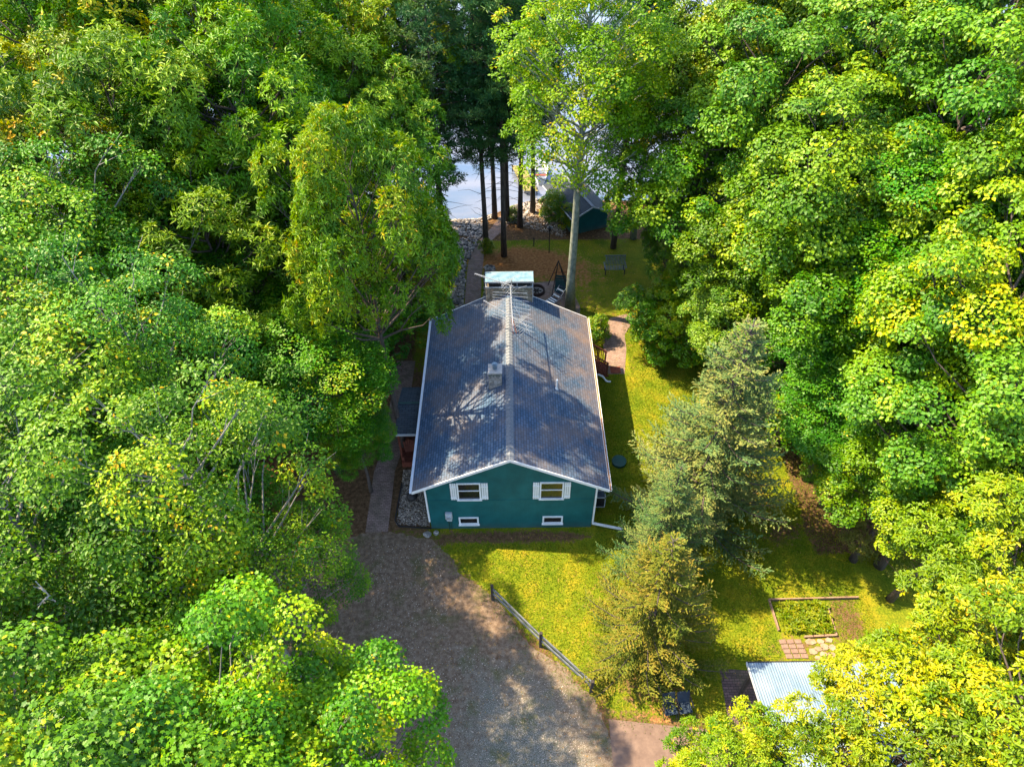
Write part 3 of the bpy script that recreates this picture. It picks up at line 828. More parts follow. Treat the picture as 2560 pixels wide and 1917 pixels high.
attr_sheet("driveway", jag(jag(drv, .22, .7, 9), .07, .16, 5), .006, MAT['drive'], "gravel",
           lambda x, y: 1.0 * math.exp(-((x - .3) / 3.6) ** 2 - ((y - 7.5) / 5.5) ** 2) + .2 * math.exp(-((x - .9 + (y - 8) * .75) / .5) ** 2), .5)
sheet("concrete_apron", [(3.70, -4), (9.6, -4), (9.6, 9.2), (6.6, 9.45), (3.70, 9.78)], .010, MAT['concrete'])
# brick paths
sheet("brick_path", [(-7.4, 18.66), (-6.28, 18.66), (-6.36, 22.4), (-6.1, 24.0), (-6.05, 31), (-7.2, 31), (-7.2, 24), (-7.47, 22.4)], .014, MAT['brick'])
sheet("brick_path", [(5.80, 29.6), (6.80, 29.6), (7.2, 31.9), (7.25, 33.2), (8.1, 34.8), (7.6, 35.3), (6.5, 34.9), (5.95, 33.8), (5.75, 32)], .014, MAT['brick'])
sheet("brick_path", jag([(-3.24, 29), (-2.05, 29), (-2.15, 39.5), (-2.0, 42.6), (-1.5, 44.2), (-.5, 45.7), (.45, 47.6), (.0, 48.3), (-.9, 47.6), (-1.5, 46), (-2.4, 44.4), (-3.1, 42.6), (-3.22, 39)], .02, .5, 3), .014, MAT['brick'])
sheet("brick_patio", [(.9, 33.6), (4.4, 33.6), (4.6, 36.2), (3.9, 39.2), (1.2, 38.8), (.8, 36)], .010, MAT['brick'])
sheet("brick_patio", [(8.45, 8.2), (10.6, 8.2), (10.6, 11.6), (8.60, 11.75)], .014, MAT['brick_dark'])
b = MB()
for dx0, dy0, dx1, dy1 in ((-5.75, 18.95, -4.12, 18.82), (-5.75, 18.95, -6.0, 19.3), (-6.0, 19.3, -5.9, 21.6)):
    b.bar((dx0, dy0, .04), (dx1, dy1, .04), .05, .1)
tag(b.build("bed_edging", MAT['black']), "black curved plastic edging round the gravel bed at the house corner", "garden edging")

def rocks(name, spots, n, size, mat, seed, flat=.6, label=None, cat=None):
    """spots: list of convex quads; a scatter nobody could count"""
    rng = np.random.default_rng(seed)
    bm = bmesh.new(); bmesh.ops.create_icosphere(bm, subdivisions=1, radius=1)
    bv = np.array([tuple(v.co) for v in bm.verts]); bf = np.array([[v.index for v in f.verts] for f in bm.faces]); bm.free()
    P = []
    areas = []
    for q in spots:
        (x0, y0), (x1, y1), (x2, y2), (x3, y3) = q
        areas.append(abs((x2 - x0) * (y3 - y1) - (x3 - x1) * (y2 - y0)) / 2)
    areas = np.array(areas) / sum(areas)
    for q, ar in zip(spots, areas):
        k = int(n * ar); u = rng.random((k, 1)); v = rng.random((k, 1)); q = np.array(q)
        P.append((q[0] * (1 - u) + q[1] * u) * (1 - v) + (q[3] * (1 - u) + q[2] * u) * v)
    P = np.concatenate(P); k = len(P)
    s = rng.uniform(.55, 1.35, (k, 1, 1)) * size * np.stack([rng.uniform(.7, 1.3, k), rng.uniform(.7, 1.3, k), np.full(k, flat)], 1)[:, None]
    a = rng.uniform(0, 6.28, k); c, sn = np.cos(a), np.sin(a)
    W = bv[None] * (1 + rng.normal(0, .10, (k, len(bv), 1))) * s
    V = np.stack([W[..., 0] * c[:, None] - W[..., 1] * sn[:, None] + P[:, :1], W[..., 0] * sn[:, None] + W[..., 1] * c[:, None] + P[:, 1:2], W[..., 2] + s[:, :, 2] * .45], -1).reshape(-1, 3)
    d = V[:, 1] - shore_y(V[:, 0]); V[:, 2] -= np.clip((d + .9) / 3.2, 0, 1) * 1.6
    loops = (bf[None] + (np.arange(k) * len(bv))[:, None, None]).ravel()
    me = np_mesh(name, V, np.full(k * len(bf), 3), loops, np.repeat(rng.random(k), len(bf)), MAT[mat], True)
    o = link(name, me, None); o["kind"] = "stuff"
    return o
rocks("river_rocks", [((-4.5, 33), (-3.3, 33), (-3.3, 41.2), (-4.3, 41.2)), ((-2.0, 33), (-1.3, 33), (-1.2, 41), (-1.9, 41)), ((-5.6, 41.5), (-3.3, 41.3), (-2.2, 45), (-4.5, 44.2)),
                      ((-5.2, 45.2), (-2.4, 44.6), (-1.2, 48.6), (-4.6, 48.6)), ((-.4, 46.6), (.8, 46.6), (2.6, 50.6), (.0, 49.6))], 2600, .115, 'rock', 4)
rocks("pale_gravel", [((-5.9, 19.1), (-4.25, 18.95), (-4.2, 21.6), (-5.9, 21.6)), ((-5.9, 21.6), (-5.3, 21.6), (-5.3, 22.5), (-5.9, 22.5))], 2600, .035, 'pebble', 6)
rocks("loose_gravel", [((-3.4, 6.5), (3.4, 6.5), (2.2, 11.2), (-2.6, 13)), ((-6, 10), (-2.5, 10), (-3.5, 18), (-7, 18))], 5200, .017, 'pebble', 17)
rocks("beach_pebbles", [((.6, 46.2), (4.2, 44.4), (4.2, 48.5), (1.4, 50.2))], 1300, .06, 'pebble', 7)

def litter(name, area, n, seed, mat, L, label=None):
    rng = np.random.default_rng(seed)
    x = rng.uniform(area[0], area[1], n); y = rng.uniform(area[2], area[3], n)
    P = np.stack([x, y, rng.uniform(.004, .03, n)], 1)
    a = rng.uniform(0, 6.28, n)
    D = np.stack([np.cos(a), np.sin(a), rng.uniform(-.05, .3, n)], 1)
    N = nrm(np.stack([rng.normal(0, .25, n), rng.normal(0, .25, n), np.ones(n)], 1))
    V, s, l, t = leaf_arrays(P, nrm(D), N, rng.uniform(.6, 1.3, n) * L, np.full(n, L * .6), 'kite', rng.random(n))
    o = link(name, np_mesh(name, V, s, l, t, MAT[mat]), None); o["kind"] = "stuff"
litter("fallen_leaves", (-9, 9, 30, 47), 2600, 3, 'litter', .10)
litter("fallen_leaves", (-9, 3.6, 6, 19), 1500, 4, 'litter', .06)
litter("fallen_leaves", (4, 15, 11, 30), 900, 8, 'litter', .06)

def grass():
    rng = np.random.default_rng(11)
    n = 190000
    x = rng.uniform(-5.5, 16, n); y = rng.uniform(8, 36, n)
    def seg(px, py, ax, ay, bx, by): return (bx - ax) * (py - ay) - (by - ay) * (px - ax)
    ok = ~((np.abs(x + .16) < 4.1) & (y > 18.6) & (y < 31))
    # driveway edge
    edge = np.interp(x, [-4.05, -2.6, -1.1, 1.05, 3.1, 3.7, 3.71, 9.6], [18.2, 16.3, 14.9, 12.6, 10.6, 9.8, 9.9, 9.5])
    ok &= (y > edge - .15 + rng.normal(0, .3, n)) | (x > 9.9)
    ok &= ~((x > 5.7) & (x < 7.2) & (y > 29.6)) & ~((x > 8.4) & (y < 12)) & (x > -4.0)
    ok &= ~((x > 11.4) & (x < 14.2) & (y < 14.9) & (y > 12))
    ok &= ~((np.abs(x) < 4) & (y > 17.9) & (y < 18.9) & (rng.random(n) > .15))
    x, y = x[ok], y[ok]; n = len(x)
    P = np.stack([x, y, np.zeros(n)], 1)
    D = nrm(np.stack([rng.normal(0, .8, n), rng.normal(0, .8, n), rng.uniform(.5, 1.2, n)], 1))
    N = nrm(rng.normal(size=(n, 3)) + np.array([0, 0, .8]))
    t = np.clip(.42 + .16 * np.sin(x * .9 + np.sin(y * .7) * 2) + .12 * np.sin(y * 1.7 + x * 1.3) + rng.normal(0, .16, n), 0, 1)
    V, s, l, tt = leaf_arrays(P, D, N, rng.uniform(.05, .11, n), np.full(n, .036), 'blade', t)
    o = link("lawn_grass", np_mesh("lawn_grass", V, s, l, tt, MAT['grass']), None); o["kind"] = "stuff"
grass()

# ---------------------------------------------------------------- the house
CX = -.164
Y0, Y1 = 18.566, 30.843
EH, RH = 3.451, 5.744
HW = 4.53
SL = (RH - EH) / HW
YW = 18.82
house = thing("teal_house", "teal one-storey house with slate-blue gable roof, stone chimneys and white shutters in the clearing", "house", (CX, 24.7, 0))
def hb(name, mb, mat, parent=None, **k): return mb.build(name, MAT[mat], parent or house, **k)
t_ = .15
b = MB().prism([(CX - 3.95, 0), (CX + 3.95, 0), (CX + 3.95, RH - t_ - 3.95 * SL - .004), (CX, RH - t_ - .004), (CX - 3.95, RH - t_ - 3.95 * SL - .004)], YW, Y1 - .25)
wall = hb("wall", b, 'wall')
hb("belly_band", MB().box((CX, YW - .004, 2.40), (7.9, .03, .025)), 'wall', wall)
roofb = MB()
roofb.prism([(CX - HW, EH), (CX, RH), (CX + HW, EH), (CX + HW, EH - t_), (CX, RH - t_), (CX - HW, EH - t_)], Y0, Y1)
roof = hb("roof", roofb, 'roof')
b = MB(); y = Y0 - .02; rn = random.Random(2)
while y < Y1 - 1.1:
    for s in (-1, 1):
        w = .17
        b.add([(CX, y, RH + .045), (CX + s * w, y, RH - w * SL + .035), (CX + s * w, y + .30, RH - w * SL + .010), (CX, y + .30, RH + .014),
               (CX, y, RH + .012), (CX + s * w, y, RH - w * SL + .002)], [(0, 1, 2, 3), (0, 4, 5, 1), (1, 5, 2), (0, 3, 4)])
    y += .23
hb("ridge_cap", b, 'ridge', roof)
for s in (-1, 1):
    for yy, nm in ((Y0 - .02, "rake_trim"), (Y1 + .02, "rake_trim")):
        b = MB(); e = CX + s * (HW + .01)
        z0, z1 = EH + .012, RH + .012
        b.add([(CX, yy - .02, z1), (e, yy - .02, z0), (e, yy - .02, z0 - .17), (CX, yy - .02, z1 - .17), (CX, yy + .018, z1), (e, yy + .018, z0), (e, yy + .018, z0 - .17), (CX, yy + .018, z1 - .17)],
              [(0, 1, 2, 3), (7, 6, 5, 4), (0, 4, 5, 1), (3, 2, 6, 7), (1, 5, 6, 2)])
        hb(nm, b, 'white', roof)
    x0 = CX + s * (HW + .012); x1 = CX + s * (HW + .13)
    b = MB()
    for xa, xb, za, zb in ((x0, x1, EH - .13, EH - .115), (x1 - s * .014, x1, EH - .115, EH + .0), (x0, x0 + s * .014, EH - .115, EH - .02)):
        b.box(((xa + xb) / 2, (Y0 + Y1) / 2, (za + zb) / 2), (abs(xb - xa), Y1 - Y0, zb - za))
    g = hb("gutter", b, 'white', roof)
# gutter debris belongs to the gutter
MAT['debris'] = two("gutter_needles", (.16, .07, .03), (.34, .2, .11), scale=14, rough=.9)
hb("gutter_debris", MB().box((CX + HW + .065, (Y0 + Y1) / 2, EH - .075), (.085, Y1 - Y0 - .05, .05)), 'debris', g)
for i, (x, y) in enumerate(((3.79 + .05, YW - .02), (-4.12 - .03, YW - .02))):
    b = MB()
    zt, zb = (EH - .12, .42) if i == 0 else (EH - .2, .7)
    b.bar((x, y, zb), (x, y, zt), .075, .10, (0, 1, 0))
    b.bar((x, y, zt), (x + (.55 if i == 0 else -.42), y + .15, EH - .1), .07, .08)
    if i == 0:
        b.bar((x - .02, y - .02, .40), (5.33, 18.62, .07), .085, .11)
    hb("downspout", b, 'white')
b = MB(); b.bar((3.84, YW + .9, .5), (3.84, YW + .9, 3.2), .06, .08, (0, 1, 0))
b = MB().tube([(4.4, 29.14, .46), (5.15, 29.16, .42), (5.38, 29.1, .34), (5.62, 28.92, .10), (5.88, 28.9, .07)], .06, 8)
b.bar((3.86, 29.14, .4), (3.86, 29.14, 3.3), .07, .09, (0, 1, 0)); b.bar((3.86, 29.14, .42), (4.45, 29.14, .46), .09, .09)
hb("downspout", b, 'white', smooth=False)

def window(x0, x1, z0, z1, rail, shutters, y=YW):
    fw = .075
    b = MB()
    b.box(((x0 + x1) / 2, y - .02, z1 - fw / 2), (x1 - x0, .07, fw)).box(((x0 + x1) / 2, y - .035, z0 + fw / 2), (x1 - x0 + .06, .11, fw))
    b.box((x0 + fw / 2, y - .02, (z0 + z1) / 2), (fw, .066, z1 - z0 - 2 * fw)).box((x1 - fw / 2, y - .02, (z0 + z1) / 2), (fw, .066, z1 - z0 - 2 * fw))
    fr = hb("window", b, 'white')
    hb("pane", MB().box(((x0 + x1) / 2, y - .004, (z0 + z1) / 2), (x1 - x0 - .02, .012, z1 - z0 - .02)), 'glass', fr)
    if rail: hb("sash_rail", MB().box(((x0 + x1) / 2, y - .02, (z0 + z1) / 2 + .06), (x1 - x0 - 2 * fw, .04, .045)), 'white', fr)
    else: hb("sash_rail", MB().box(((x0 + x1) / 2, y - .016, z0 + fw + .05), (x1 - x0 - 2 * fw, .03, .05)).box(((x0 + x1) / 2, y - .016, z1 - fw - .02), (x1 - x0 - 2 * fw, .03, .03)), 'white', fr)
    for a, c in shutters:
        b = MB(); w = c - a; k = 3; sw = w / k
        for i in range(k): b.box((a + sw * (i + .5), y - .028, (z0 + z1) / 2 + .02), (sw - .016, .032, z1 - z0 - .06))
        b.box(((a + c) / 2, y - .055, z1 - .26), (w, .022, .07)).box(((a + c) / 2, y - .055, z0 + .22), (w, .022, .07))
        hb("shutter", b, 'white')
window(-2.66, -1.54, 2.44, 3.76, True, ((-2.97, -2.68), (-1.52, -1.21)))
window(1.18, 2.31, 2.44, 3.76, True, ((.87, 1.16), (2.33, 2.62)))
window(-2.72, -1.75, .34, 1.00, False, ())
window(1.37, 2.36, .34, 1.00, False, ())
b = MB().box((-3.175, YW - .07, 1.22), (.33, .14, .46)).box((-3.175, YW - .05, .88), (.26, .10, .22))
mt = hb("electric_meter", b, 'meter', bevel=.012)
hb("dial", MB().tube([(-3.175, YW - .14, 1.16), (-3.175, YW - .21, 1.16)], .09, 14), 'steel', mt)
hb("conduit", MB().tube([(-3.22, YW - .05, 0), (-3.22, YW - .05, .78)], .022, 7).tube([(-3.10, YW - .05, 0), (-3.10, YW - .05, .78)], .016, 7), 'moss_side', mt)
# small chimney on the left slope
ch = hb("chimney", MB().box((-.845, 23.6, 5.65), (.63, .6, 1.36)), 'stone_grey', bevel=.02)
hb("chimney_cap", MB().box((-.845, 23.6, 6.36), (.68, .65, .06)), 'concrete_cap', ch)
hb("flashing", MB().box((-.845, 23.29, 6.22), (.64, .012, .035)), 'moss_side', ch)
hb("flue", MB().tube([(-.86, 23.62, 6.39), (-.86, 23.62, 6.62)], .115, 14).tube([(-.86, 23.62, 6.63), (-.86, 23.62, 6.66)], .15, 14).tube([(-.86, 23.62, 6.66), (-.86, 23.62, 6.73)], .09, 12), 'flue', ch)
hb("vent_pipe", MB().tube([(2.2, 23.99, 4.45), (2.2, 23.99, 5.19)], .05, 10).tube([(2.2, 23.99, 4.5), (2.2, 23.99, 4.62)], [.10, .06], 10), 'white')
# wide stone chimney on the far gable
bc = hb("chimney", MB().box((-.13, 30.72, 3.06), (2.6, .84, 6.12)), 'stone', bevel=.02)
b = MB()
for x0, x1, y0, y1 in ((-1.45, 1.19, 30.28, 30.34), (-1.45, 1.19, 31.10, 31.16), (-1.45, -1.39, 30.34, 31.10), (1.13, 1.19, 30.34, 31.10)):
    b.box(((x0 + x1) / 2, (y0 + y1) / 2, 6.14), (x1 - x0, y1 - y0, .07))
b.box((1.175, 30.295, 5.6), (.035, .035, 1.0))
for x in (-1.40, -.55, .3, 1.14):
    for y in (30.36, 31.08): b.box((x, y, 6.33), (.035, .035, .32))
hb("cap_frame", b, 'steel', bc)
hb("chimney_liner", MB().box((-.13, 30.72, 6.24), (2.3, .6, .2)), 'black', bc)
hb("cap_plate", MB().box((-.13, 30.72, 6.53), (2.66, .90, .05)), 'galv', bc)
hb("plate_edge", MB().box((-.13, 30.26, 6.51), (2.70, .02, .09)).box((-.13, 31.18, 6.51), (2.70, .02, .09)), 'steel', bc)
# side porch roof on the left
b = MB()
px0, px1 = -6.02, CX - 3.97
b.add([(px0, 22.70, 2.70), (px1, 22.70, 2.70), (px1, 24.45, 3.15), (px0, 24.45, 3.15), (px0, 26.05, 2.70), (px1, 26.05, 2.70),
       (px0, 22.70, 2.58), (px1, 22.70, 2.58), (px1, 24.45, 3.03), (px0, 24.45, 3.03), (px0, 26.05, 2.58), (px1, 26.05, 2.58)],
      [(0, 1, 2, 3), (3, 2, 5, 4), (6, 9, 8, 7), (9, 10, 11, 8), (0, 6, 7, 1), (4, 5, 11, 10), (0, 3, 9, 6), (3, 4, 10, 9), (1, 7, 8, 2), (2, 8, 11, 5)])
pr = hb("porch_roof", b, 'roof2')
hb("fascia", MB().box(((px0 + px1) / 2, 22.68, 2.64), (px1 - px0, .03, .14)), 'meter', pr)
hb("ridge_strip", MB().box(((px0 + px1) / 2, 24.45, 3.165), (px1 - px0, .10, .02)), 'moss_side', pr)
hb("porch_post", MB().box((-5.92, 22.85, 1.3), (.1, .1, 2.6)), 'redwood'); hb("porch_post", MB().box((-5.92, 25.9, 1.3), (.1, .1, 2.6)), 'redwood')
hb("porch_deck", MB().box((-5.05, 24.35, .2), (1.85, 3.3, .4)), 'redwood')
# side steps on the right with two stair rails
dk = hb("side_landing", MB().box((4.22, 29.9, .92), (.86, 1.1, .08)).box((4.6, 29.38, .44), (.09, .09, .88)).box((4.6, 30.42, .44), (.09, .09, .88)), 'redwood')
b = MB()
for i in range(4): b.box((4.80 + i * .26, 29.9, .76 - i * .19), (.28, .92, .045))
for y in (29.42, 30.38): b.bar((4.62, y, .78), (5.78, y, -.02), .045, .2)
hb("stairs", b, 'redwood')
for y in (29.40, 30.40):
    b = MB()
    b.bar((4.55, y, 1.92), (5.72, y, 1.08), .11, .045); b.bar((4.6, y, 1.12), (5.7, y, .30), .05, .06)
    b.box((4.62, y, 1.4), (.09, .09, 1.0)); b.box((5.66, y, .56), (.09, .09, 1.12))
    for i in range(7):
        x = 4.76 + i * .125; zt = 1.92 - (x - 4.55) * .718
        b.box((x, y, zt - .42), (.035, .035, .78))
    hb("stair_rail", b, 'redwood')
# back deck, seen past the roof's far edge
b = MB().box((2.6, 32.0, .72), (3.4, 2.3, .08))
for x in (1.0, 4.2):
    for y in (31.0, 33.05): b.box((x, y, .35), (.1, .1, .7))
bd = hb("back_deck", b, 'redwood')
b = MB().box((3.2, 33.1, 1.62), (2.2, .12, .05)).box((3.2, 33.1, .92), (2.2, .05, .06)).bar((4.28, 33.1, 1.62), (4.28, 31.0, 1.62), .12, .05)
for i in range(13): b.box((2.15 + i * .175, 33.1, 1.27), (.04, .04, .7))
for i in range(11): b.box((4.28, 32.9 - i * .18, 1.27), (.04, .04, .7))
hb("deck_rail", b, 'redwood', bd)

# ---------------------------------------------------------------- television antenna
an = thing("television_antenna", "tall aluminium television antenna with many thin rods on the house ridge", "antenna", (0, 27.57, 5.7))
mast = MB().tube([(0, 27.57, 5.6), (0, 27.57, 8.7)], .026, 8).build("mast", MAT['steel'], an)
MB().bar((.02, 27.57, 6.2), (.22, 27.1, 5.58), .03, .03).bar((-.02, 27.57, 6.2), (.05, 27.0, 5.62), .03, .03).bar((0, 27.57, 6.25), (.35, 27.2, 5.5), .015, .015).build("bracket", MAT['redmat'], mast)
boom = MB().bar((-.08, 28.6, 7.5), (.05, 25.0, 7.5), .035, .035).build("boom", MAT['steel'], an)
for i in range(10):
    MB().tube([(-.99, 28.1 - .215 * i, 7.52), (.80 + .03 * i, 27.95 - .34 * i, 7.52)], .0075, 5).build("rod", MAT['steel'], boom)
def yagi(p0, p1, n, ln, fan):
    p0 = Vector(p0); p1 = Vector(p1); d = (p1 - p0).normalized(); s = Vector((-d.y, d.x, 0)).normalized()
    o = MB().bar(p0, p1, .028, .028).build("boom", MAT['steel'], an)
    b = MB()
    for i in range(n):
        c = p0.lerp(p1, .02 + .72 * i / (n - 1)); l = ln * (.8 + .5 * i / n)
        b.bar(c - s * l / 2, c + s * l / 2, .008, .008); b.bar(c - Vector((0, 0, l / 4)), c + Vector((0, 0, l / 4)), .008, .008)
    b.build("director_rods", MAT['steel'], o)
    b = MB(); c0 = p0.lerp(p1, .78)
    for sg in (-1, 1):
        for i in range(6):
            c = c0 + d * (.09 * i) + Vector((0, 0, sg * (.06 + .07 * i)))
            b.bar(c - s * fan / 2, c + s * fan / 2, .009, .009)
        b.bar(c0 + Vector((0, 0, sg * .05)), c0 + d * .5 + Vector((0, 0, sg * .45)), .014, .014)
    b.build("reflector", MAT['steel'], o)
yagi((-1.87, 28.36, 8.5), (.08, 27.25, 8.5), 17, .22, .75)
yagi((-1.46, 27.76, 7.25), (.80, 25.95, 7.0), 18, .22, .8)
MB().bar((-.7, 28.0, 8.45), (0, 27.57, 7.6), .012, .012).bar((.75, 27.3, 8.5), (-.02, 27.57, 8.0), .014, .014).bar((.9, 26.2, 6.3), (0, 27.57, 7.3), .012, .012).build("strut", MAT['steel'], an)

# ---------------------------------------------------------------- boathouse, dock
def lthing(*a, **k):
    o = thing(*a, **k); ORG[o.name] = Vector((0, 0, 0)); return o
bh = lthing("boathouse", "small dark teal boathouse with grey shingled gable roof at the lake edge", "boathouse", (6.15, 45.1, 0), rotz=.37)
w, L, e, r = 1.66, 5.6, 1.5, 2.25
MB().prism([(-w + .2, -1.2), (w - .2, -1.2), (w - .2, e + .02), (0, r - .12), (-w + .2, e + .02)], .28, L - .2).build("wall", MAT['wall'], bh)
br = MB().prism([(-w, e), (0, r), (w, e), (w, e - .09), (0, r - .09), (-w, e - .09)], 0, L).build("roof", MAT['roof2'], bh)
for s in (-1, 1):
    b = MB().add([(0, -.03, r + .02), (s * w, -.03, e + .02), (s * w, -.03, e - .1), (0, -.03, r - .1), (0, .0, r + .02), (s * w, .0, e + .02), (s * w, .0, e - .1), (0, .0, r - .1)],
                 [(0, 1, 2, 3), (7, 6, 5, 4), (0, 4, 5, 1), (3, 2, 6, 7)])
    b.build("rake_trim", MAT['meter'], br)
MB().box((-w - .02, L / 2, e - .04), (.04, L, .10)).build("eave_trim", MAT['meter'], br)
MB().box((0, -.0, r + .03), (.2, .01, .01)).box((0, L / 2, r + .015), (.22, L, .03)).build("ridge_cap", MAT['ridge'], br)

dk = thing("dock", "weathered wooden dock reaching into the lake beside the boathouse", "dock", (1.2, 51.5, 0))
b = MB()
for i in range(26):
    f = i / 25; b.bar((.55 + 1.0 * (1 - f) - .45, 51.4 + f * 4.2 - .0, .12), (.55 + 1.0 * (1 - f) + .75, 51.3 + f * 4.2, .12), .13, .035)
b.build("deck_boards", MAT['scrubwood'] if 'scrubwood' in MAT else two("mossy_dock_boards", (.14, .13, .05), (.30, .27, .10), scale=6, rough=.9), dk)
for x, y in ((1.2, 51.6), (2.2, 51.5), (.7, 53.5), (1.7, 53.4), (.2, 55.4), (1.2, 55.3)):
    MB().tube([(x, y, -1.6), (x, y, .35)], .05, 7).build("post", MAT['dark_wood'], dk)
bt = thing("rowboat", "white rowboat with a red seat floating beside the dock", "boat", (2.6, 54.6, -.2), rotz=0)
b = MB(); secs = []
for i in range(9):
    f = i / 8; wd = .68 * math.sin(min(1, f * 1.25 + .28) * 1.57) * (1 if f < .6 else 1 - ((f - .6) / .42) ** 2); y = 52.9 + 3.4 * f
    secs.append([(2.6 - wd, y, .20 + .12 * f), (2.6 - wd * .72, y, -.28), (2.6, y, -.34), (2.6 + wd * .72, y, -.28), (2.6 + wd, y, .20 + .12 * f)])
k0 = len(b.v); b.v += [p for s in secs for p in s]
for i in range(8):
    for j in range(4): b.f.append((i * 5 + j, i * 5 + j + 1, i * 5 + 6 + j, i * 5 + 5 + j))
b.f.append((0, 4, 3, 2, 1))
b.build("hull", MAT['white'], bt)
MB().box((2.6, 54.0, .08), (1.05, .26, .05)).build("seat", MAT['redmat'], bt); MB().box((2.6, 55.0, .1), (.95, .24, .05)).build("seat", MAT['meter'], bt)

# ---------------------------------------------------------------- garage with metal roof, garden bed
ga = thing("garage", "garage with ribbed white metal roof half hidden under the yellow-green oaks", "garage", (13.0, 8.4, 0))
gx0, gx1, gy0, gy1 = 9.0, 16.6, 4.6, 10.96
gm = (gy0 + gy1) / 2
b = MB(); b.add([(gx0 + 1.6, gy0 + .3, 0), (gx1 - .3, gy0 + .3, 0), (gx1 - .3, gy1 - .3, 0), (gx0 + 1.6, gy1 - .3, 0), (gx0 + 1.6, gy0 + .3, 2.42), (gx1 - .3, gy0 + .3, 2.42), (gx1 - .3, gy1 - .3, 2.42), (gx0 + 1.6, gy1 - .3, 2.42), (gx0 + 1.6, gm, 3.0), (gx1 - .3, gm, 3.0)],
      [(0, 1, 5, 4), (2, 3, 7, 6), (0, 4, 8, 7, 3), (1, 2, 6, 9, 5), (4, 5, 9, 8), (6, 7, 8, 9)])
b.build("wall", MAT['wall'], ga)
b = MB()
b.add([(gx0, gy0, 2.5), (gx1, gy0, 2.5), (gx1, gm, 3.15), (gx0, gm, 3.15), (gx1, gy1, 2.5), (gx0, gy1, 2.5), (gx0, gy0, 2.43), (gx1, gy0, 2.43), (gx1, gm, 3.08), (gx0, gm, 3.08), (gx1, gy1, 2.43), (gx0, gy1, 2.43)],
      [(0, 1, 2, 3), (3, 2, 4, 5), (6, 9, 8, 7), (9, 11, 10, 8), (0, 6, 7, 1), (5, 4, 10, 11), (0, 3, 9, 6), (3, 5, 11, 9), (1, 7, 8, 2), (2, 8, 10, 4)])
gr = b.build("roof", MAT['shedroof'], ga)
for yy in (gy0 + .3, gy1 - .3): MB().box((gx0 + .2, yy, 1.21), (.12, .12, 2.42)).build("post", MAT['dark_wood'], ga)
b = MB().box(((gx0 + gx1) / 2, gy1 + .03, 2.46), (gx1 - gx0, .03, .12)); b.build("eave_flashing", MAT['dark_wood'], gr)
b = MB()
for s in range(34):
    x = gx0 + .1 + s * .225
    b.bar((x, gy1 - .01, 2.513), (x, gm, 3.163), .022, .022); b.bar((x, gm, 3.163), (x, gy0 + .01, 2.513), .022, .022)
b.build("ribs", MAT['shedroof'], gr)
MB().box((gx0 - .02, gm, 2.6), (.03, .01, .01)).bar((gx0 - .02, gy1, 2.49), (gx0 - .02, gm, 3.14), .03, .13).bar((gx0 - .02, gm, 3.14), (gx0 - .02, gy0, 2.49), .03, .13).build("side_trim", MAT['meter'], gr)

gb = thing("garden_bed", "rectangular board-edged garden bed full of low leafy plants in sunny lawn", "garden bed", (12.8, 14, 0))
MB().bar((11.53, 14.76, .08), (11.56, 13.35, .08), .05, .16).build("board", MAT['tan_wood'], gb)
MB().bar((11.5, 14.80, .08), (15.6, 14.86, .08), .06, .17).build("board", MAT['tan_wood'], gb)
MB().bar((14.05, 14.4, .08), (14.02, 13.1, .08), .05, .14).build("board", MAT['tan_wood'], gb)
MB().bar((12.6, 13.06, .06), (14.05, 13.12, .06), .08, .12).build("board", MAT['tan_wood'], gb)
rng = np.random.default_rng(5)
n = 330
P = np.stack([rng.uniform(11.75, 13.95, n), rng.uniform(13.25, 14.65, n), rng.uniform(.08, .26, n)], 1)
keep = rng.random(n) < np.where(P[:, 0] < 12.1, .35, 1.0); P = P[keep]; n = len(P)
V, s, l, t = rosettes(rng, P, nrm(np.stack([rng.normal(0, .3, n), rng.normal(0, .3, n), np.ones(n)], 1)), 6, .13, .5, 'kite', rng.uniform(.2, .9, n))
o = link("bed_plants", np_mesh("bed_plants", V, s, l, t, MAT['bedplant']), None, gb); o.location = Vector((0, 0, 0)) - Vector((12.8, 14, 0)); o["kind"] = "stuff"

for i in range(3):
    for j in range(4):
        x = 11.62 + i * .33 + j * .03; y = 12.88 - j * .215
        pv = MB().box((x, y, .02), (.29, .19, .04), (0, 0, rn.uniform(-.03, .03))).build("paver", MAT['paver'], None, bevel=.01)
        tag(pv, "square pink concrete paver in the small grid between garden bed and garage", "paver", "pink pavers beside the garden bed")
k = 0
for (x, y, rx, ry) in ((12.82, 12.85, .20, .13), (13.05, 12.55, .16, .12), (12.78, 12.42, .17, .12), (13.25, 12.88, .15, .10), (13.35, 12.62, .17, .14), (13.62, 12.92, .18, .11), (13.68, 12.62, .15, .15), (13.2, 12.3, .19, .11), (13.55, 12.3, .16, .12), (12.9, 12.15, .15, .1)):
    k += 1; m = rn.randint(5, 7); a0 = rn.uniform(0, 6)
    outl = [(x + rx * 1.12 * math.cos(a0 + 6.283 * i / m) * rn.uniform(.7, 1.2), y + ry * 1.1 * math.sin(a0 + 6.283 * i / m) * rn.uniform(.7, 1.2)) for i in range(m)]
    fs = MB().poly(outl, .0, .035).build("flagstone", MAT['flag'], None)
    tag(fs, "irregular pale flagstone laid beside the pink pavers below the garden bed", "flagstone", "flagstones below the garden bed")

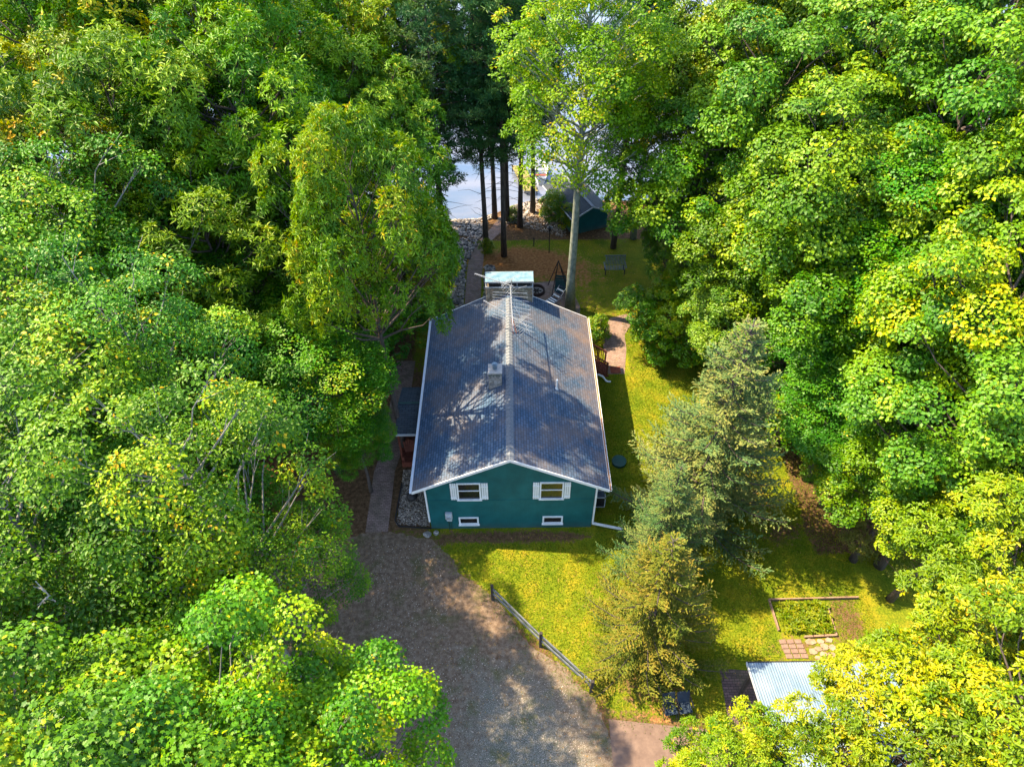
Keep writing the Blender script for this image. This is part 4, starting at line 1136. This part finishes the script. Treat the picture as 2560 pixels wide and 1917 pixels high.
# ---------------------------------------------------------------- split rail fence
fp = [(-1.04, 15.02, 1.35), (1.06, 12.81, 1.35), (3.08, 10.84, 1.2)]
fe = thing("rail_fence", "weathered two-rail wooden fence between driveway and front lawn", "fence", (1.0, 12.9, 0))
for x, y, h in fp: MB().box((x, y, h / 2 - .1), (.13, .13, h + .1)).build("post", MAT['dark_wood'], fe, bevel=.012)
for a, c in ((0, 1), (1, 2)):
    A, B_ = Vector(fp[a]), Vector(fp[c])
    for z in (1.02, .62):
        p = Vector((A.x, A.y, z)); q = Vector((B_.x, B_.y, z - .05))
        d = (q - p).normalized() * .05
        MB().bar(p + d, q - d, .05, .17, (0, 0, 1)).build("rail", MAT['grey_wood'], fe, bevel=.008)

# ---------------------------------------------------------------- yard things
def kettle(x, y):
    t = thing("kettle_grill", "round black kettle grill on the gravel bed beside the house's left corner", "grill", (x, y, 0))
    b = MB().blob((x, y, .78), (.29, .29, .22), 1, 3, 1, 0); b.build("bowl", MAT['black'], t, True)
    MB().tube([(x, y, .98), (x, y, 1.06)], .05, 8).build("lid_handle", MAT['steel'], t)
    for i in range(3):
        a = i * 2.09 + .4; MB().tube([(x + .15 * math.cos(a), y + .15 * math.sin(a), .65), (x + .32 * math.cos(a), y + .32 * math.sin(a), 0)], .014, 6).build("leg", MAT['black'], t)
kettle(-5.15, 20.25)

def adirondack(x, y, rot, label):
    t = lthing("deck_chair", label, "chair", (x, y, .4), "red wooden chairs on the side porch", rot)
    b = MB()
    for i in range(6): b.box((0, -.22 + i * .09, .36 - i * .022), (.52, .075, .022))
    b.build("seat", MAT['redwood'], t)
    b = MB()
    for i in range(5):
        xx = -.2 + i * .1; h = .72 - abs(i - 2) * .05
        b.bar((xx * .85, .26, .26), (xx * 1.25, .26 + h * .38, .26 + h), .085, .02, (0, 1, 0))
    b.bar((-.24, .36, .5), (.24, .36, .5), .03, .06); b.build("backrest", MAT['redwood'], t)
    for s in (-1, 1):
        MB().box((s * .31, .0, .56), (.11, .66, .022)).build("armrest", MAT['redwood'], t)
        MB().box((s * .29, -.26, .27), (.03, .09, .54)).build("leg", MAT['redwood'], t)
        MB().bar((s * .27, -.25, .36), (s * .27, .52, .03), .03, .1).build("leg", MAT['redwood'], t)
adirondack(-5.55, 22.95, 0.1, "dark red wooden deck chair nearer the path under the side porch roof")
adirondack(-4.85, 23.1, -.1, "dark red wooden deck chair nearer the house wall under the side porch roof")

ac = thing("condenser_unit", "white-framed air conditioner condenser beside the house's right front corner", "air conditioner", (4.25, 20.2, 0))
MB().box((4.25, 20.2, .42), (.66, .46, .72)).build("housing", MAT['black'], ac)
b = MB()
for x in (3.93, 4.57):
    for y in (19.98, 20.42): b.box((x, y, .42), (.05, .05, .80))
b.box((4.25, 19.98, .82), (.60, .05, .05)).box((4.25, 20.42, .82), (.60, .05, .05)).box((3.93, 20.2, .82), (.05, .39, .05)).box((4.57, 20.2, .82), (.05, .39, .05)).box((4.25, 19.98, .05), (.6, .05, .06)).box((4.57, 20.2, .05), (.05, .39, .06))
b.build("frame", MAT['meter'], ac)
b = MB()
for i in range(7): b.bar((3.97, 20.02 + i * .06, .80), (4.53, 20.02 + i * .06, .80), .012, .012)
b.build("grille", MAT['flue'], ac)

sl = thing("septic_lid", "round dark green plastic lid in the lawn right of the house", "lid", (5.65, 22.8, 0))
MB().tube([(5.65, 22.8, 0), (5.65, 22.8, .16)], .36, 32).build("riser", MAT['lid'], sl)
MB().tube([(5.65, 22.8, .16), (5.65, 22.8, .20), (5.65, 22.8, .215)], [.39, .39, .30], 32).build("cover", MAT['lid'], sl)
tag(MB().box((6.28, 29.95, .03), (.62, .56, .03)).box((6.28, 29.95, .046), (.56, .50, .012)).build("doormat", MAT['redmat']), "rust-red doormat on the brick path at the foot of the side steps", "doormat")
for (x, y, r, lb) in ((-4.3, 18.45, .19, "squarish grey boulder nearest the brick path at the house's front left corner"), (-3.88, 18.55, .14, "smaller grey stone touching the teal wall at the house's front left corner")):
    tag(MB().blob((x, y, r * .5), (r, r * .85, r * .8), int(r * 99), 2, 1, .2).build("boulder", MAT['stone_grey'], None), lb, "boulder")

sw = thing("hanging_chair", "dark teal hanging chair in a black A-frame stand beside the pale trunk", "hanging chair", (3.25, 38.0, 0))
b = MB()
for fx, fy in ((2.55, 38.6), (3.95, 38.6), (2.75, 37.3), (4.0, 37.2)): b.tube([(3.15, 38.0, 2.45), (fx, fy, 0)], .032, 7)
b.build("stand", MAT['black'], sw)
MB().bar((2.85, 38.2, 1.35), (3.75, 38.2, 1.35), .04, .04).build("crossbar", MAT['redmat'], sw)
b = MB()
for i in range(7):
    f = i / 6; z = .45 + .75 * f
    b.bar((2.95 + .05 * f, 37.65 + .35 * f * f, z), (3.75 - .05 * f, 37.55 + .35 * f * f, z), .03, .145, (0, .3, 1))
b.box((3.35, 37.5, .42), (.85, .5, .08)); b.build("seat", MAT['teal_fabric'], sw)
MB().tube([(2.98, 37.6, .5), (3.15, 38, 2.4)], .008, 4).tube([(3.72, 37.6, .5), (3.15, 38, 2.4)], .008, 4).build("rope", MAT['black'], sw)

lo = lthing("lounge_chair", "blue and white striped lounge chair on the brick patio by the fire ring", "chair", (2.95, 36.7, 0), rotz=-.75)
b = MB(); b.bar((-.28, -.75, .32), (-.28, .45, .32), .03, .03).bar((.28, -.75, .32), (.28, .45, .32), .03, .03)
b.bar((-.28, .1, .32), (-.28, .75, .85), .03, .03).bar((.28, .1, .32), (.28, .75, .85), .03, .03)
b.build("frame", MAT['steel'], lo)
MAT['navy_stripe'] = MAT['navy']
for i in range(11):
    f = i / 10
    y = -.72 + 1.05 * f if f < .6 else -.09 + (f - .6) * 2.0; z = .345 if f < .6 else .35 + (f - .6) * 1.25
    MB().box((0, y, z), (.52, .105, .02), (0 if f < .6 else .7, 0, 0)).build("strap", MAT['white' if i % 2 else 'navy'], lo)
for x, y in ((-.28, -.7), (.28, -.7), (-.28, .4), (.28, .4)): MB().box((x, y, .16), (.03, .03, .32)).build("leg", MAT['steel'], lo)

fr = thing("fire_ring", "round black iron fire ring with ashes behind the stone chimney", "fire ring", (1.72, 37.8, 0))
b = MB(); n = 28
for i in range(n):
    a0 = 6.283 * i / n; a1 = 6.283 * (i + 1) / n
    for r0, r1 in ((.50, .56),):
        q = [(1.72 + r * math.cos(a), 37.8 + r * math.sin(a)) for r, a in ((r0, a0), (r1, a0), (r1, a1), (r0, a1))]
        b.add([(p[0], p[1], 0) for p in q] + [(p[0], p[1], .28) for p in q], [(0, 1, 5, 4), (1, 2, 6, 5), (2, 3, 7, 6), (3, 0, 4, 7), (4, 5, 6, 7)])
b.build("ring", MAT['rust'], fr)
MB().tube([(1.72, 37.8, .02), (1.72, 37.8, .06)], .49, 20).build("ash_bed", MAT['ash'], fr)
b = MB()
for i in range(6):
    a = i * 1.05; b.tube([(1.72 + .34 * math.cos(a), 37.8 + .34 * math.sin(a), .09), (1.72 - .1 * math.cos(a), 37.8 - .1 * math.sin(a), .2)], .04, 6)
b.build("charred_logs", MAT['dark_wood'], fr)

be = thing("garden_bench", "blue-grey slatted bench on the back lawn beside a leaning trunk", "bench", (7.3, 40.0, 0))
b = MB()
for i in range(13): b.bar((6.65 + i * .11, 39.65, .46), (6.72 + i * .11, 40.2, .46), .055, .025)
b.build("seat", MAT['bench'], be)
b = MB()
for i in range(13): b.bar((6.72 + i * .11, 40.25, .5), (6.78 + i * .11, 40.55, 1.0), .055, .025, (0, 1, 0))
b.bar((6.65, 40.58, 1.02), (8.15, 40.58, 1.02), .04, .06); b.build("backrest", MAT['bench'], be)
for x in (6.68, 8.02):
    for y in (39.7, 40.25): MB().box((x, y, .23), (.06, .06, .46)).build("leg", MAT['dark_wood'], be)
MB().bar((6.6, 39.6, .64), (6.6, 40.35, .64), .06, .03).build("armrest", MAT['bench'], be); MB().bar((8.1, 39.6, .64), (8.1, 40.35, .64), .06, .03).build("armrest", MAT['bench'], be)

lp = thing("bird_feeder", "black lantern-shaped bird feeder on a tall thin pole in the back yard", "bird feeder", (2.8, 42.5, 0))
MB().tube([(2.8, 42.5, 0), (2.78, 42.5, 1.9)], .03, 7).build("pole", MAT['black'], lp)
MB().tube([(2.78, 42.5, 1.85), (2.78, 42.5, 2.15)], [.07, .13], 8).tube([(2.78, 42.5, 2.17), (2.78, 42.5, 2.32)], [.22, .03], 8).build("feeder", MAT['black'], lp)
MB().tube([(2.78, 42.5, 1.0), (2.78, 42.5, 1.22), (2.78, 42.5, 1.6)], [.045, .04, .03], 8).build("baffle", MAT['black'], lp)
tag(MB().tube([(1.7, 43.4, 0), (1.7, 43.4, .62)], .035, 8).tube([(1.7, 43.4, .62), (1.7, 43.4, .72)], [.07, .02], 8).build("path_light", MAT['dark_wood']), "short dark garden stake on the needle-covered ground left of the bird feeder", "garden light")
ORG_c = []
for i, (x, y, lb) in enumerate(((6.15, 10.0, "dark blue folding chair nearer the driveway fence under the lowest spruce"), (6.75, 10.05, "dark blue folding chair nearer the garage under the lowest spruce"))):
    t = lthing("folding_chair", lb, "chair", (x, y, 0), "dark blue chairs under the lowest spruce", .15)
    MB().box((0, 0, .45), (.5, .48, .05)).build("seat", MAT['navy'], t)
    MB().bar((0, .2, .5), (0, .42, 1.0), .5, .04, (0, 1, 0)).build("backrest", MAT['navy'], t)
    for s in (-1, 1):
        MB().tube([(s * .26, -.26, 0), (s * .26, .2, .5), (s * .26, .42, 1.02)], .014, 6).build("frame", MAT['black'], t)
        MB().tube([(s * .26, .32, 0), (s * .26, -.22, .46)], .014, 6).build("leg", MAT['black'], t)
        MB().box((s * .29, .05, .68), (.05, .42, .03)).build("armrest", MAT['black'], t)
TREES = [
    ('lime', 0, -6.75, 5.93, 0.75, 0.921, 2.03, "bright lime maple at the bottom, its tips reaching over the driveway's left side"),
    ('lime', 1, -4.51, 5.22, 0.675, 0.833, 0.95, "lime maple cut by the photo's bottom edge, nearest the driveway"),
    ('lime', 2, -10.06, 4.18, 0.875, 1.009, 4.09, "yellow-lime maple filling the photo's bottom left corner"),
    ('lime', 0, -7.34, 4.2, 0.825, 0.921, 0.45, 'lime maple cut by the bottom edge between the corner maple and the driveway maple'),
    ('beech', 0, -13.91, 7.78, 0.7, 0.921, 3.37, 'leafy beech at the left edge just above the corner maple'),
    ('beech', 1, -9.12, 11.47, 0.875, 1.079, 2.3, 'big dark-leaved beech overhanging the driveway below the side path'),
    ('beech', 2, -8.12, 12.36, 0.625, 0.658, 0.36, 'low beech boughs right above the bright lime driveway maple'),
    ('beech', 0, -13.86, 13.64, 1.15, 0.877, 3.19, 'large beech left of the one overhanging the driveway, with bare grey limbs'),
    ('beech', 1, -13.63, 10.62, 1.0, 1.053, 0.24, 'beech at the left edge below mid-height with yellow leaf tips'),
    ('deep', 0, -11.81, 10.93, 0.7, 0.614, 2.72, 'shaded low maple in the dark gap above the bottom row of lime maples'),
    ('beech', 2, -15.93, 15.65, 1.125, 1.096, 0.44, 'pale-limbed beech at the left edge at mid-height'),
    ('beech', 0, -12.51, 16.91, 0.9, 1.096, 0.57, 'beech behind the bare dead snag in the left woods'),
    ('deep', 1, -9.35, 22.47, 0.975, 0.658, 2.67, 'deep green maple whose layered boughs reach towards the side porch'),
    ('deep', 2, -12.02, 25.28, 0.95, 0.746, 5.19, 'deep green maple just behind the one reaching towards the side porch'),
    ('deep', 0, -7.44, 21.11, 0.425, 0.395, 0.78, 'low deep green maple beside the porch path'),
    ('oak', 0, -6.0, 23.78, 0.815, 1.197, 1.4, 'bright yellow-green oak leaning over the back path left of the chimney'),
    ('oak', 1, -11.29, 30.65, 0.975, 0.965, 3.94, 'oak touching the left side of the oak above the back path'),
    ('oak', 2, -4.56, 33.69, 0.4, 0.57, 5.95, 'small bright oak bough tree just left of the rock-lined back path'),
    ('oak', 3, -13.55, 25.56, 1.075, 1.009, 3.62, 'dark-shaded oak in the left woods midway between edge and clearing'),
    ('beech', 1, -16.71, 23.21, 1.1, 1.096, 2.49, 'beech with a forked dark trunk in the upper left woods'),
    ('beech', 2, -18.54, 20.99, 1.1, 1.184, 6.13, 'beech at the left edge a third of the way down'),
    ('oaky', 0, -20.4, 28.19, 1.2, 1.228, 0.29, 'yellow-green oak near the left edge, upper quarter'),
    ('oak', 0, -16.34, 28.42, 1.2, 1.272, 5.39, 'round oak crown of the upper left woods with many pale rosettes'),
    ('oak', 1, -12.71, 31.02, 1.15, 1.272, 1.82, 'oak crown above the dark hollow of the upper left woods'),
    ('oak', 2, -10.52, 36.83, 1.075, 1.096, 0.91, "oak crown left of the lake gap's tall dark pines"),
    ('oak', 3, -6.97, 36.48, 0.925, 0.965, 0.74, 'shaded oak nearest the lake gap on its left'),
    ('oak', 0, -7.02, 42.62, 1.0, 1.14, 1.94, 'far oak touching the pines at the top of the lake gap'),
    ('oak', 1, -22.75, 35.85, 1.3, 1.404, 5.13, 'yellowish oak crown in the top left corner region'),
    ('oaky', 1, -18.45, 36.96, 1.25, 1.404, 1.13, 'yellow-green oak at the top, second crown from the left corner'),
    ('oak', 2, -13.96, 38.11, 1.25, 1.404, 3.65, 'green oak along the top edge, left of centre'),
    ('oak', 3, -10.73, 44.62, 1.1, 1.272, 4.01, 'farthest oak along the top edge beside a glimpse of blue lake'),
    ('bass', 0, 10.03, 33.34, 1.075, 0.921, 2.34, "pale green basswood right of the lake gap, hiding the boathouse's far end"),
    ('bass', 1, 12.81, 33.98, 1.15, 1.184, 3.44, 'basswood crown above the one beside the boathouse'),
    ('bass', 2, 11.55, 40.1, 1.05, 1.272, 0.39, 'greyish-twigged basswood at the top right of the tall pale-trunked tree'),
    ('aspen', 0, 9.27, 44.29, 0.75, 0.753, 0.37, 'yellow-tipped tree between the tall pale-trunked tree and the right woods'),
    ('bass', 3, 11.67, 27.63, 0.7, 0.57, 1.29, 'basswood bough behind the tip of the tallest spruce'),
    ('bass', 0, 9.33, 34.07, 0.475, 0.614, 4.27, "small basswood on the back lawn's right, behind the leaning trunk"),
    ('bass', 1, 12.51, 28.59, 0.975, 0.789, 2.69, 'dense basswood above the tip of the tallest spruce'),
    ('bass', 2, 14.25, 27.95, 1.15, 1.096, 1.97, 'big basswood crown in the middle of the right woods'),
    ('bass', 3, 17.14, 33.28, 1.2, 1.228, 3.68, 'basswood crown with a thick leaning trunk showing behind it'),
    ('bass', 0, 16.51, 41.37, 1.15, 1.316, 2.85, 'basswood at the top edge right of the leafless twigs'),
    ('bass', 1, 20.18, 37.6, 1.25, 1.404, 1.88, 'basswood at the top edge, broad and yellow-tipped'),
    ('bass', 2, 23.69, 35.38, 1.3, 1.447, 4.99, 'bright basswood filling the top right corner'),
    ('bass', 3, 19.72, 28.34, 1.2, 1.272, 4.39, "yellow-green basswood right of the woods' bluish shadow"),
    ('bass', 0, 20.28, 23.83, 1.1, 1.228, 1.53, 'basswood at the right edge a quarter of the way down'),
    ('deep', 1, 17.44, 24.91, 1.1, 1.009, 3.61, "dark bluish-green maple in the right woods' deepest shade"),
    ('bass', 1, 14.6, 24.22, 1.0, 0.833, 3.3, 'bright basswood bough above the dark hollow right of the tallest spruce'),
    ('bass', 2, 17.78, 19.59, 1.0, 1.096, 5.5, 'basswood at the right edge above the two oak-leaved crowns'),
    ('deep', 2, 15.3, 21.55, 0.8, 0.57, 4.58, 'deep green maple hugging the right side of the tallest spruce'),
    ('deep', 0, 18.13, 22.68, 0.9, 0.702, 1.81, 'deep green maple in the hollow between spruce and right-edge crowns'),
    ('bass', 3, 17.21, 16.5, 0.975, 0.921, 6.16, 'large pale crown at the right edge at mid-height'),
    ('deep', 1, 15.49, 19.88, 0.5, 0.368, 0.74, 'low maple over the upper end of the sunlit strip'),
    ('bass', 0, 16.08, 16.81, 0.725, 0.57, 2.63, 'pale crown behind the tan young pine'),
    ('bass', 1, 17.04, 14.79, 0.7, 0.57, 4.75, 'low pale crown between the young pine and the lower right oaks'),
    ('oaky', 2, 16.65, 12.05, 0.75, 0.789, 0.95, 'yellow-green oak at the right edge below mid-height'),
    ('oaky', 0, 14.79, 9.04, 0.75, 0.789, 3.07, 'yellow-green oak over the right end of the garden bed'),
    ('oaky', 1, 12.79, 6.39, 0.725, 0.833, 0.25, 'bright yellow oak in the bottom right corner over the garage roof'),
    ('oaky', 2, 10.57, 5.93, 0.65, 0.702, 4.2, 'yellow-green oak over the middle of the garage roof'),
    ('oaky', 0, 8.5, 5.5, 0.5, 0.658, 4.8, 'yellow oak on the bottom edge beside the dark brick patio'),
    ('oaky', 1, 5.97, 5.65, 0.425, 0.614, 3.6, 'small yellow oak on the bottom edge nearest the concrete apron'),
    ('bass', 0, 27.2, 44.57, 0.857, 1.254, 5.73, 'broader basswood inside the right woods, near the right edge, along the top edge'),
    ('bass', 1, 30.67, 39.05, 0.944, 1.191, 0.08, 'broader basswood inside the right woods, at the right edge, an eighth down'),
    ('bass', 2, 29.07, 33.63, 0.809, 0.99, 2.2, 'smaller basswood inside the right woods, at the right edge, a fifth down'),
    ('oak', 0, -27.91, 42.81, 0.931, 1.262, 5.71, 'broader oak inside the left woods, near the left edge, along the top edge'),
    ('bass', 1, 22.71, 42.47, 0.785, 1.294, 3.56, 'smaller basswood inside the right woods, near the right edge, along the top edge'),
    ('oak', 2, -31.5, 39.03, 0.847, 1.178, 2.8, 'smaller oak inside the left woods, at the left edge, an eighth down'),
    ('bass', 0, 15.02, 46.23, 0.827, 1.103, 1.54, 'smaller basswood inside the right woods, three quarters across, along the top edge'),
    ('bass', 1, 36.94, 45.8, 0.873, 1.226, 1.74, 'broader basswood inside the right woods, at the right edge, along the top edge'),
    ('deep', 2, -20.44, 45.49, 0.82, 1.123, 5.55, 'smaller maple inside the left woods, a fifth across from the left, an eighth down'),
    ('oak', 0, -28.04, 34.86, 0.895, 0.858, 5.58, 'broader oak inside the left woods, at the left edge, a fifth down'),
    ('bass', 1, 19.19, 45.93, 0.861, 1.14, 4.76, 'broader basswood inside the right woods, four fifths across, along the top edge'),
    ('beech', 2, -36.08, 43.78, 0.779, 1.165, 3.58, 'smaller beech inside the left woods, at the left edge, an eighth down'),
    ('oak', 0, -16.41, 44.88, 0.862, 1.272, 2.68, 'broader oak inside the left woods, a quarter across, along the top edge'),
    ('beech', 1, -28.05, 30.11, 0.847, 0.928, 5.09, 'smaller beech inside the left woods, at the left edge, a third down'),
    ('oak', 2, -25.24, 24.76, 0.828, 1.063, 3.87, 'smaller oak inside the left woods, at the left edge, a third down'),
    ('bass', 0, 26.5, 29.45, 0.819, 1.02, 2.85, 'lower basswood inside the right woods, at the right edge, a fifth down'),
    ('deep', 1, -30.87, 46.06, 0.763, 1.1, 4.72, 'smaller maple inside the left woods, near the left edge, an eighth down'),
    ('oak', 2, -23.0, 41.39, 0.778, 1.283, 0.82, 'smaller oak inside the left woods, a sixth across from the left, along the top edge'),
    ('bass', 0, 32.42, 44.58, 0.861, 1.17, 2.77, 'fuller basswood inside the right woods, at the right edge, along the top edge'),
    ('oak', 1, -24.67, 45.74, 0.91, 1.126, 6.01, 'broader oak inside the left woods, a sixth across from the left, along the top edge'),
    ('bass', 2, 35.47, 40.81, 0.956, 1.284, 1.22, 'taller basswood inside the right woods, at the right edge, along the top edge'),
    ('deep', 0, 25.16, 23.83, 0.782, 0.953, 4.0, 'smaller maple inside the right woods, at the right edge, a third down'),
]
UNDER = [(-29.4, 22.2), (25.6, 33.6), (23.1, 27.1), (-14.9, 13.3), (28.6, 36.7), (28.5, 42.7), (-24.3, 41.9), (-29.5, 30.5), (-15.7, 42.4), (-10.0, 39.5), (-23.8, 19.7), (22.7, 20.2), (-24.3, 13.9), (-11.2, 45.9), (-19.0, 37.0), (28.7, 23.6), (-17.8, 20.3), (-28.0, 45.6), (-18.5, 15.9), (20.6, 46.0), (-29.1, 39.9), (20.4, 40.9), (-27.7, 35.5), (-22.6, 22.7), (24.7, 43.3), (13.6, 28.0), (14.2, 41.5), (-16.6, 27.5), (15.9, 36.6), (24.9, 38.4), (17.9, 30.3), (-19.5, 43.0), (-26.3, 24.6), (-19.3, 23.5), (28.3, 29.1), (19.8, 35.9), (-14.4, 36.7), (-10.6, 30.6), (16.9, 20.6), (22.0, 33.3), (-21.6, 33.4), (-24.2, 38.0), (26.5, 19.4), (-14.0, 25.6), (20.1, 25.5), (-21.6, 16.7), (-16.4, 34.1), (-7.6, 32.2), (-14.7, 30.7), (15.2, 24.4), (-24.6, 28.5), (-26.7, 17.8), (-15.4, 17.4), (-21.6, 25.9), (-8.7, 36.4), (-20.1, 29.6), (-24.8, 46.3), (16.6, 45.7), (25.4, 24.1), (-25.0, 33.2), (19.5, 17.6), (-7.7, 42.5), (14.7, 32.3), (-15.8, 46.3), (-21.2, 39.6), (29.1, 33.1), (-10.0, 24.4), (-12.2, 42.3), (29.6, 46.3), (-12.2, 33.5), (17.3, 42.3)]
# ---------------------------------------------------------------- trees
plant(('aspen', 0), 3.9, 35.81, 1.05, 1.0, .3, "tall airy tree with a long pale trunk rising just behind the house")
for i, (x, y, s, lb) in enumerate((
    (-4.73, 40.72, .95, "dark-trunked pine left of the back path, farthest left of the lakeside pines"),
    (-1.86, 43.04, 1.0, "dark-trunked pine standing at the edge of the curving back path"),
    (-1.27, 47.35, 1.0, "pine with mossy foot where the back path meets the lake rocks"),
    (-.54, 42.19, 1.06, "thick dark pine on the orange needle patch beside the back path"),
    (-.29, 46.86, 1.0, "pine half hidden directly behind the thick dark pine at the path"),
    (.70, 46.09, .98, "slim pine between the thick dark pine and the boathouse shrubs"),
    (1.76, 48.11, .95, "thin pine nearest the dock, left of the boathouse"),
    (7.62, 43.05, .9, "thin dark pine right of the boathouse's near gable"),
    (8.9, 50.0, 1.0, "pine on the shore beyond the boathouse's right side"),
    (-5.49, 46.92, 1.0, "pine at the waterline left of the lake rocks"),
    (-9.5, 46.2, 1.0, "pine at the waterline behind the left woods, next to the broadleaf crowns"))):
    plant(('pine', i % 3), x, y, .95, s, i * 1.3, lb, "pines between the back yard and the lake")
plant(('redpine', 0), 11.83, 39.23, 1.0, 1.0, 0, "reddish-barked pine rising behind the low bright maple on the back lawn's right")
SPR = [((8.9, 19.2), 1.36, 1.085, "tallest grey-green spruce, its thin tip rising above the sunlit side lawn"),
       ((6.5, 16.3), .80, .67, "short green spruce wedged between the tallest spruce and the tan-green one"),
       ((5.4, 12.5), .98, .75, "tan-green ragged spruce beside the end of the rail fence")]
for i, ((x, y), a, c, lb) in enumerate(SPR): plant(('spruce', i), x, y, a, c, i, lb, "spruces on the right front lawn")

for k, i, x, y, a, c, r, lb in TREES:
    plant((k, i), x, y, a, c, r, lb, "broadleaf trees of the left woods" if x < 0 else "broadleaf trees of the right woods")
for i, (x, y) in enumerate(UNDER):
    plant(('under', i % 2), x, y, .8 + (i * 7 % 5) * .12, .8 + (i * 3 % 5) * .14, i * 1.7, "dark green sapling on the shaded forest floor beneath the " + ("left" if x < 0 else "right") + " woods", "understorey saplings of the " + ("left" if x < 0 else "right") + " woods")
for x, y, s, lb in ((5.25, 32.7, 1.15, "yellow-green leafy shrub at the back right corner of the house beside the brick path"),
                    (3.1, 34.6, .6, "small green shrub behind the back deck rail"), (3.3, 47.2, 1.5, "bushy dark shrub left of the boathouse"),
                    (4.3, 46.0, 1.2, "dark shrub touching the boathouse's left eave"), (-1.9, 42.7, .7, "low green shrub at the foot of the pine on the curving path"),
                    (.2, 47.0, .7, "green shrub behind the thick dark pine")):
    plant(('shrub', 0), x, y, s, s, x, lb)

plant(('scrub', 0), 16.4, 17.2, 1.0, .85, 0, "tan-green young pine with whitish stems below the pale crowns right of the sunlit strip")
snag("bare grey dead stem standing among the beeches in the left woods", -15.25, 20.53, 13.2, 1, (.2, .6), .09, 14, .72, 1.3)
snag("bleached leafless sapling standing above the bottom left corner maple", -11.7, 8.01, 14.2, 2, (.1, .3), .07, 10, .78, 1.0)
snag("tangle of leafless grey twigs at the top between pale-trunked tree and right woods", 10.7, 46.0, 15.5, 3, (.2, .2), .13, 60, .6, 2.0)

plant(('low', 0), 9.6, 31.6, 1.0, 1.0, 1.0, "low bright green maple reaching over the sunlit back corner of the lawn")
plant(('low', 1), 11.9, 33.2, 1.0, 1.25, 2.0, "low green maple at the foot of the basswoods behind the lawn's sunlit corner")
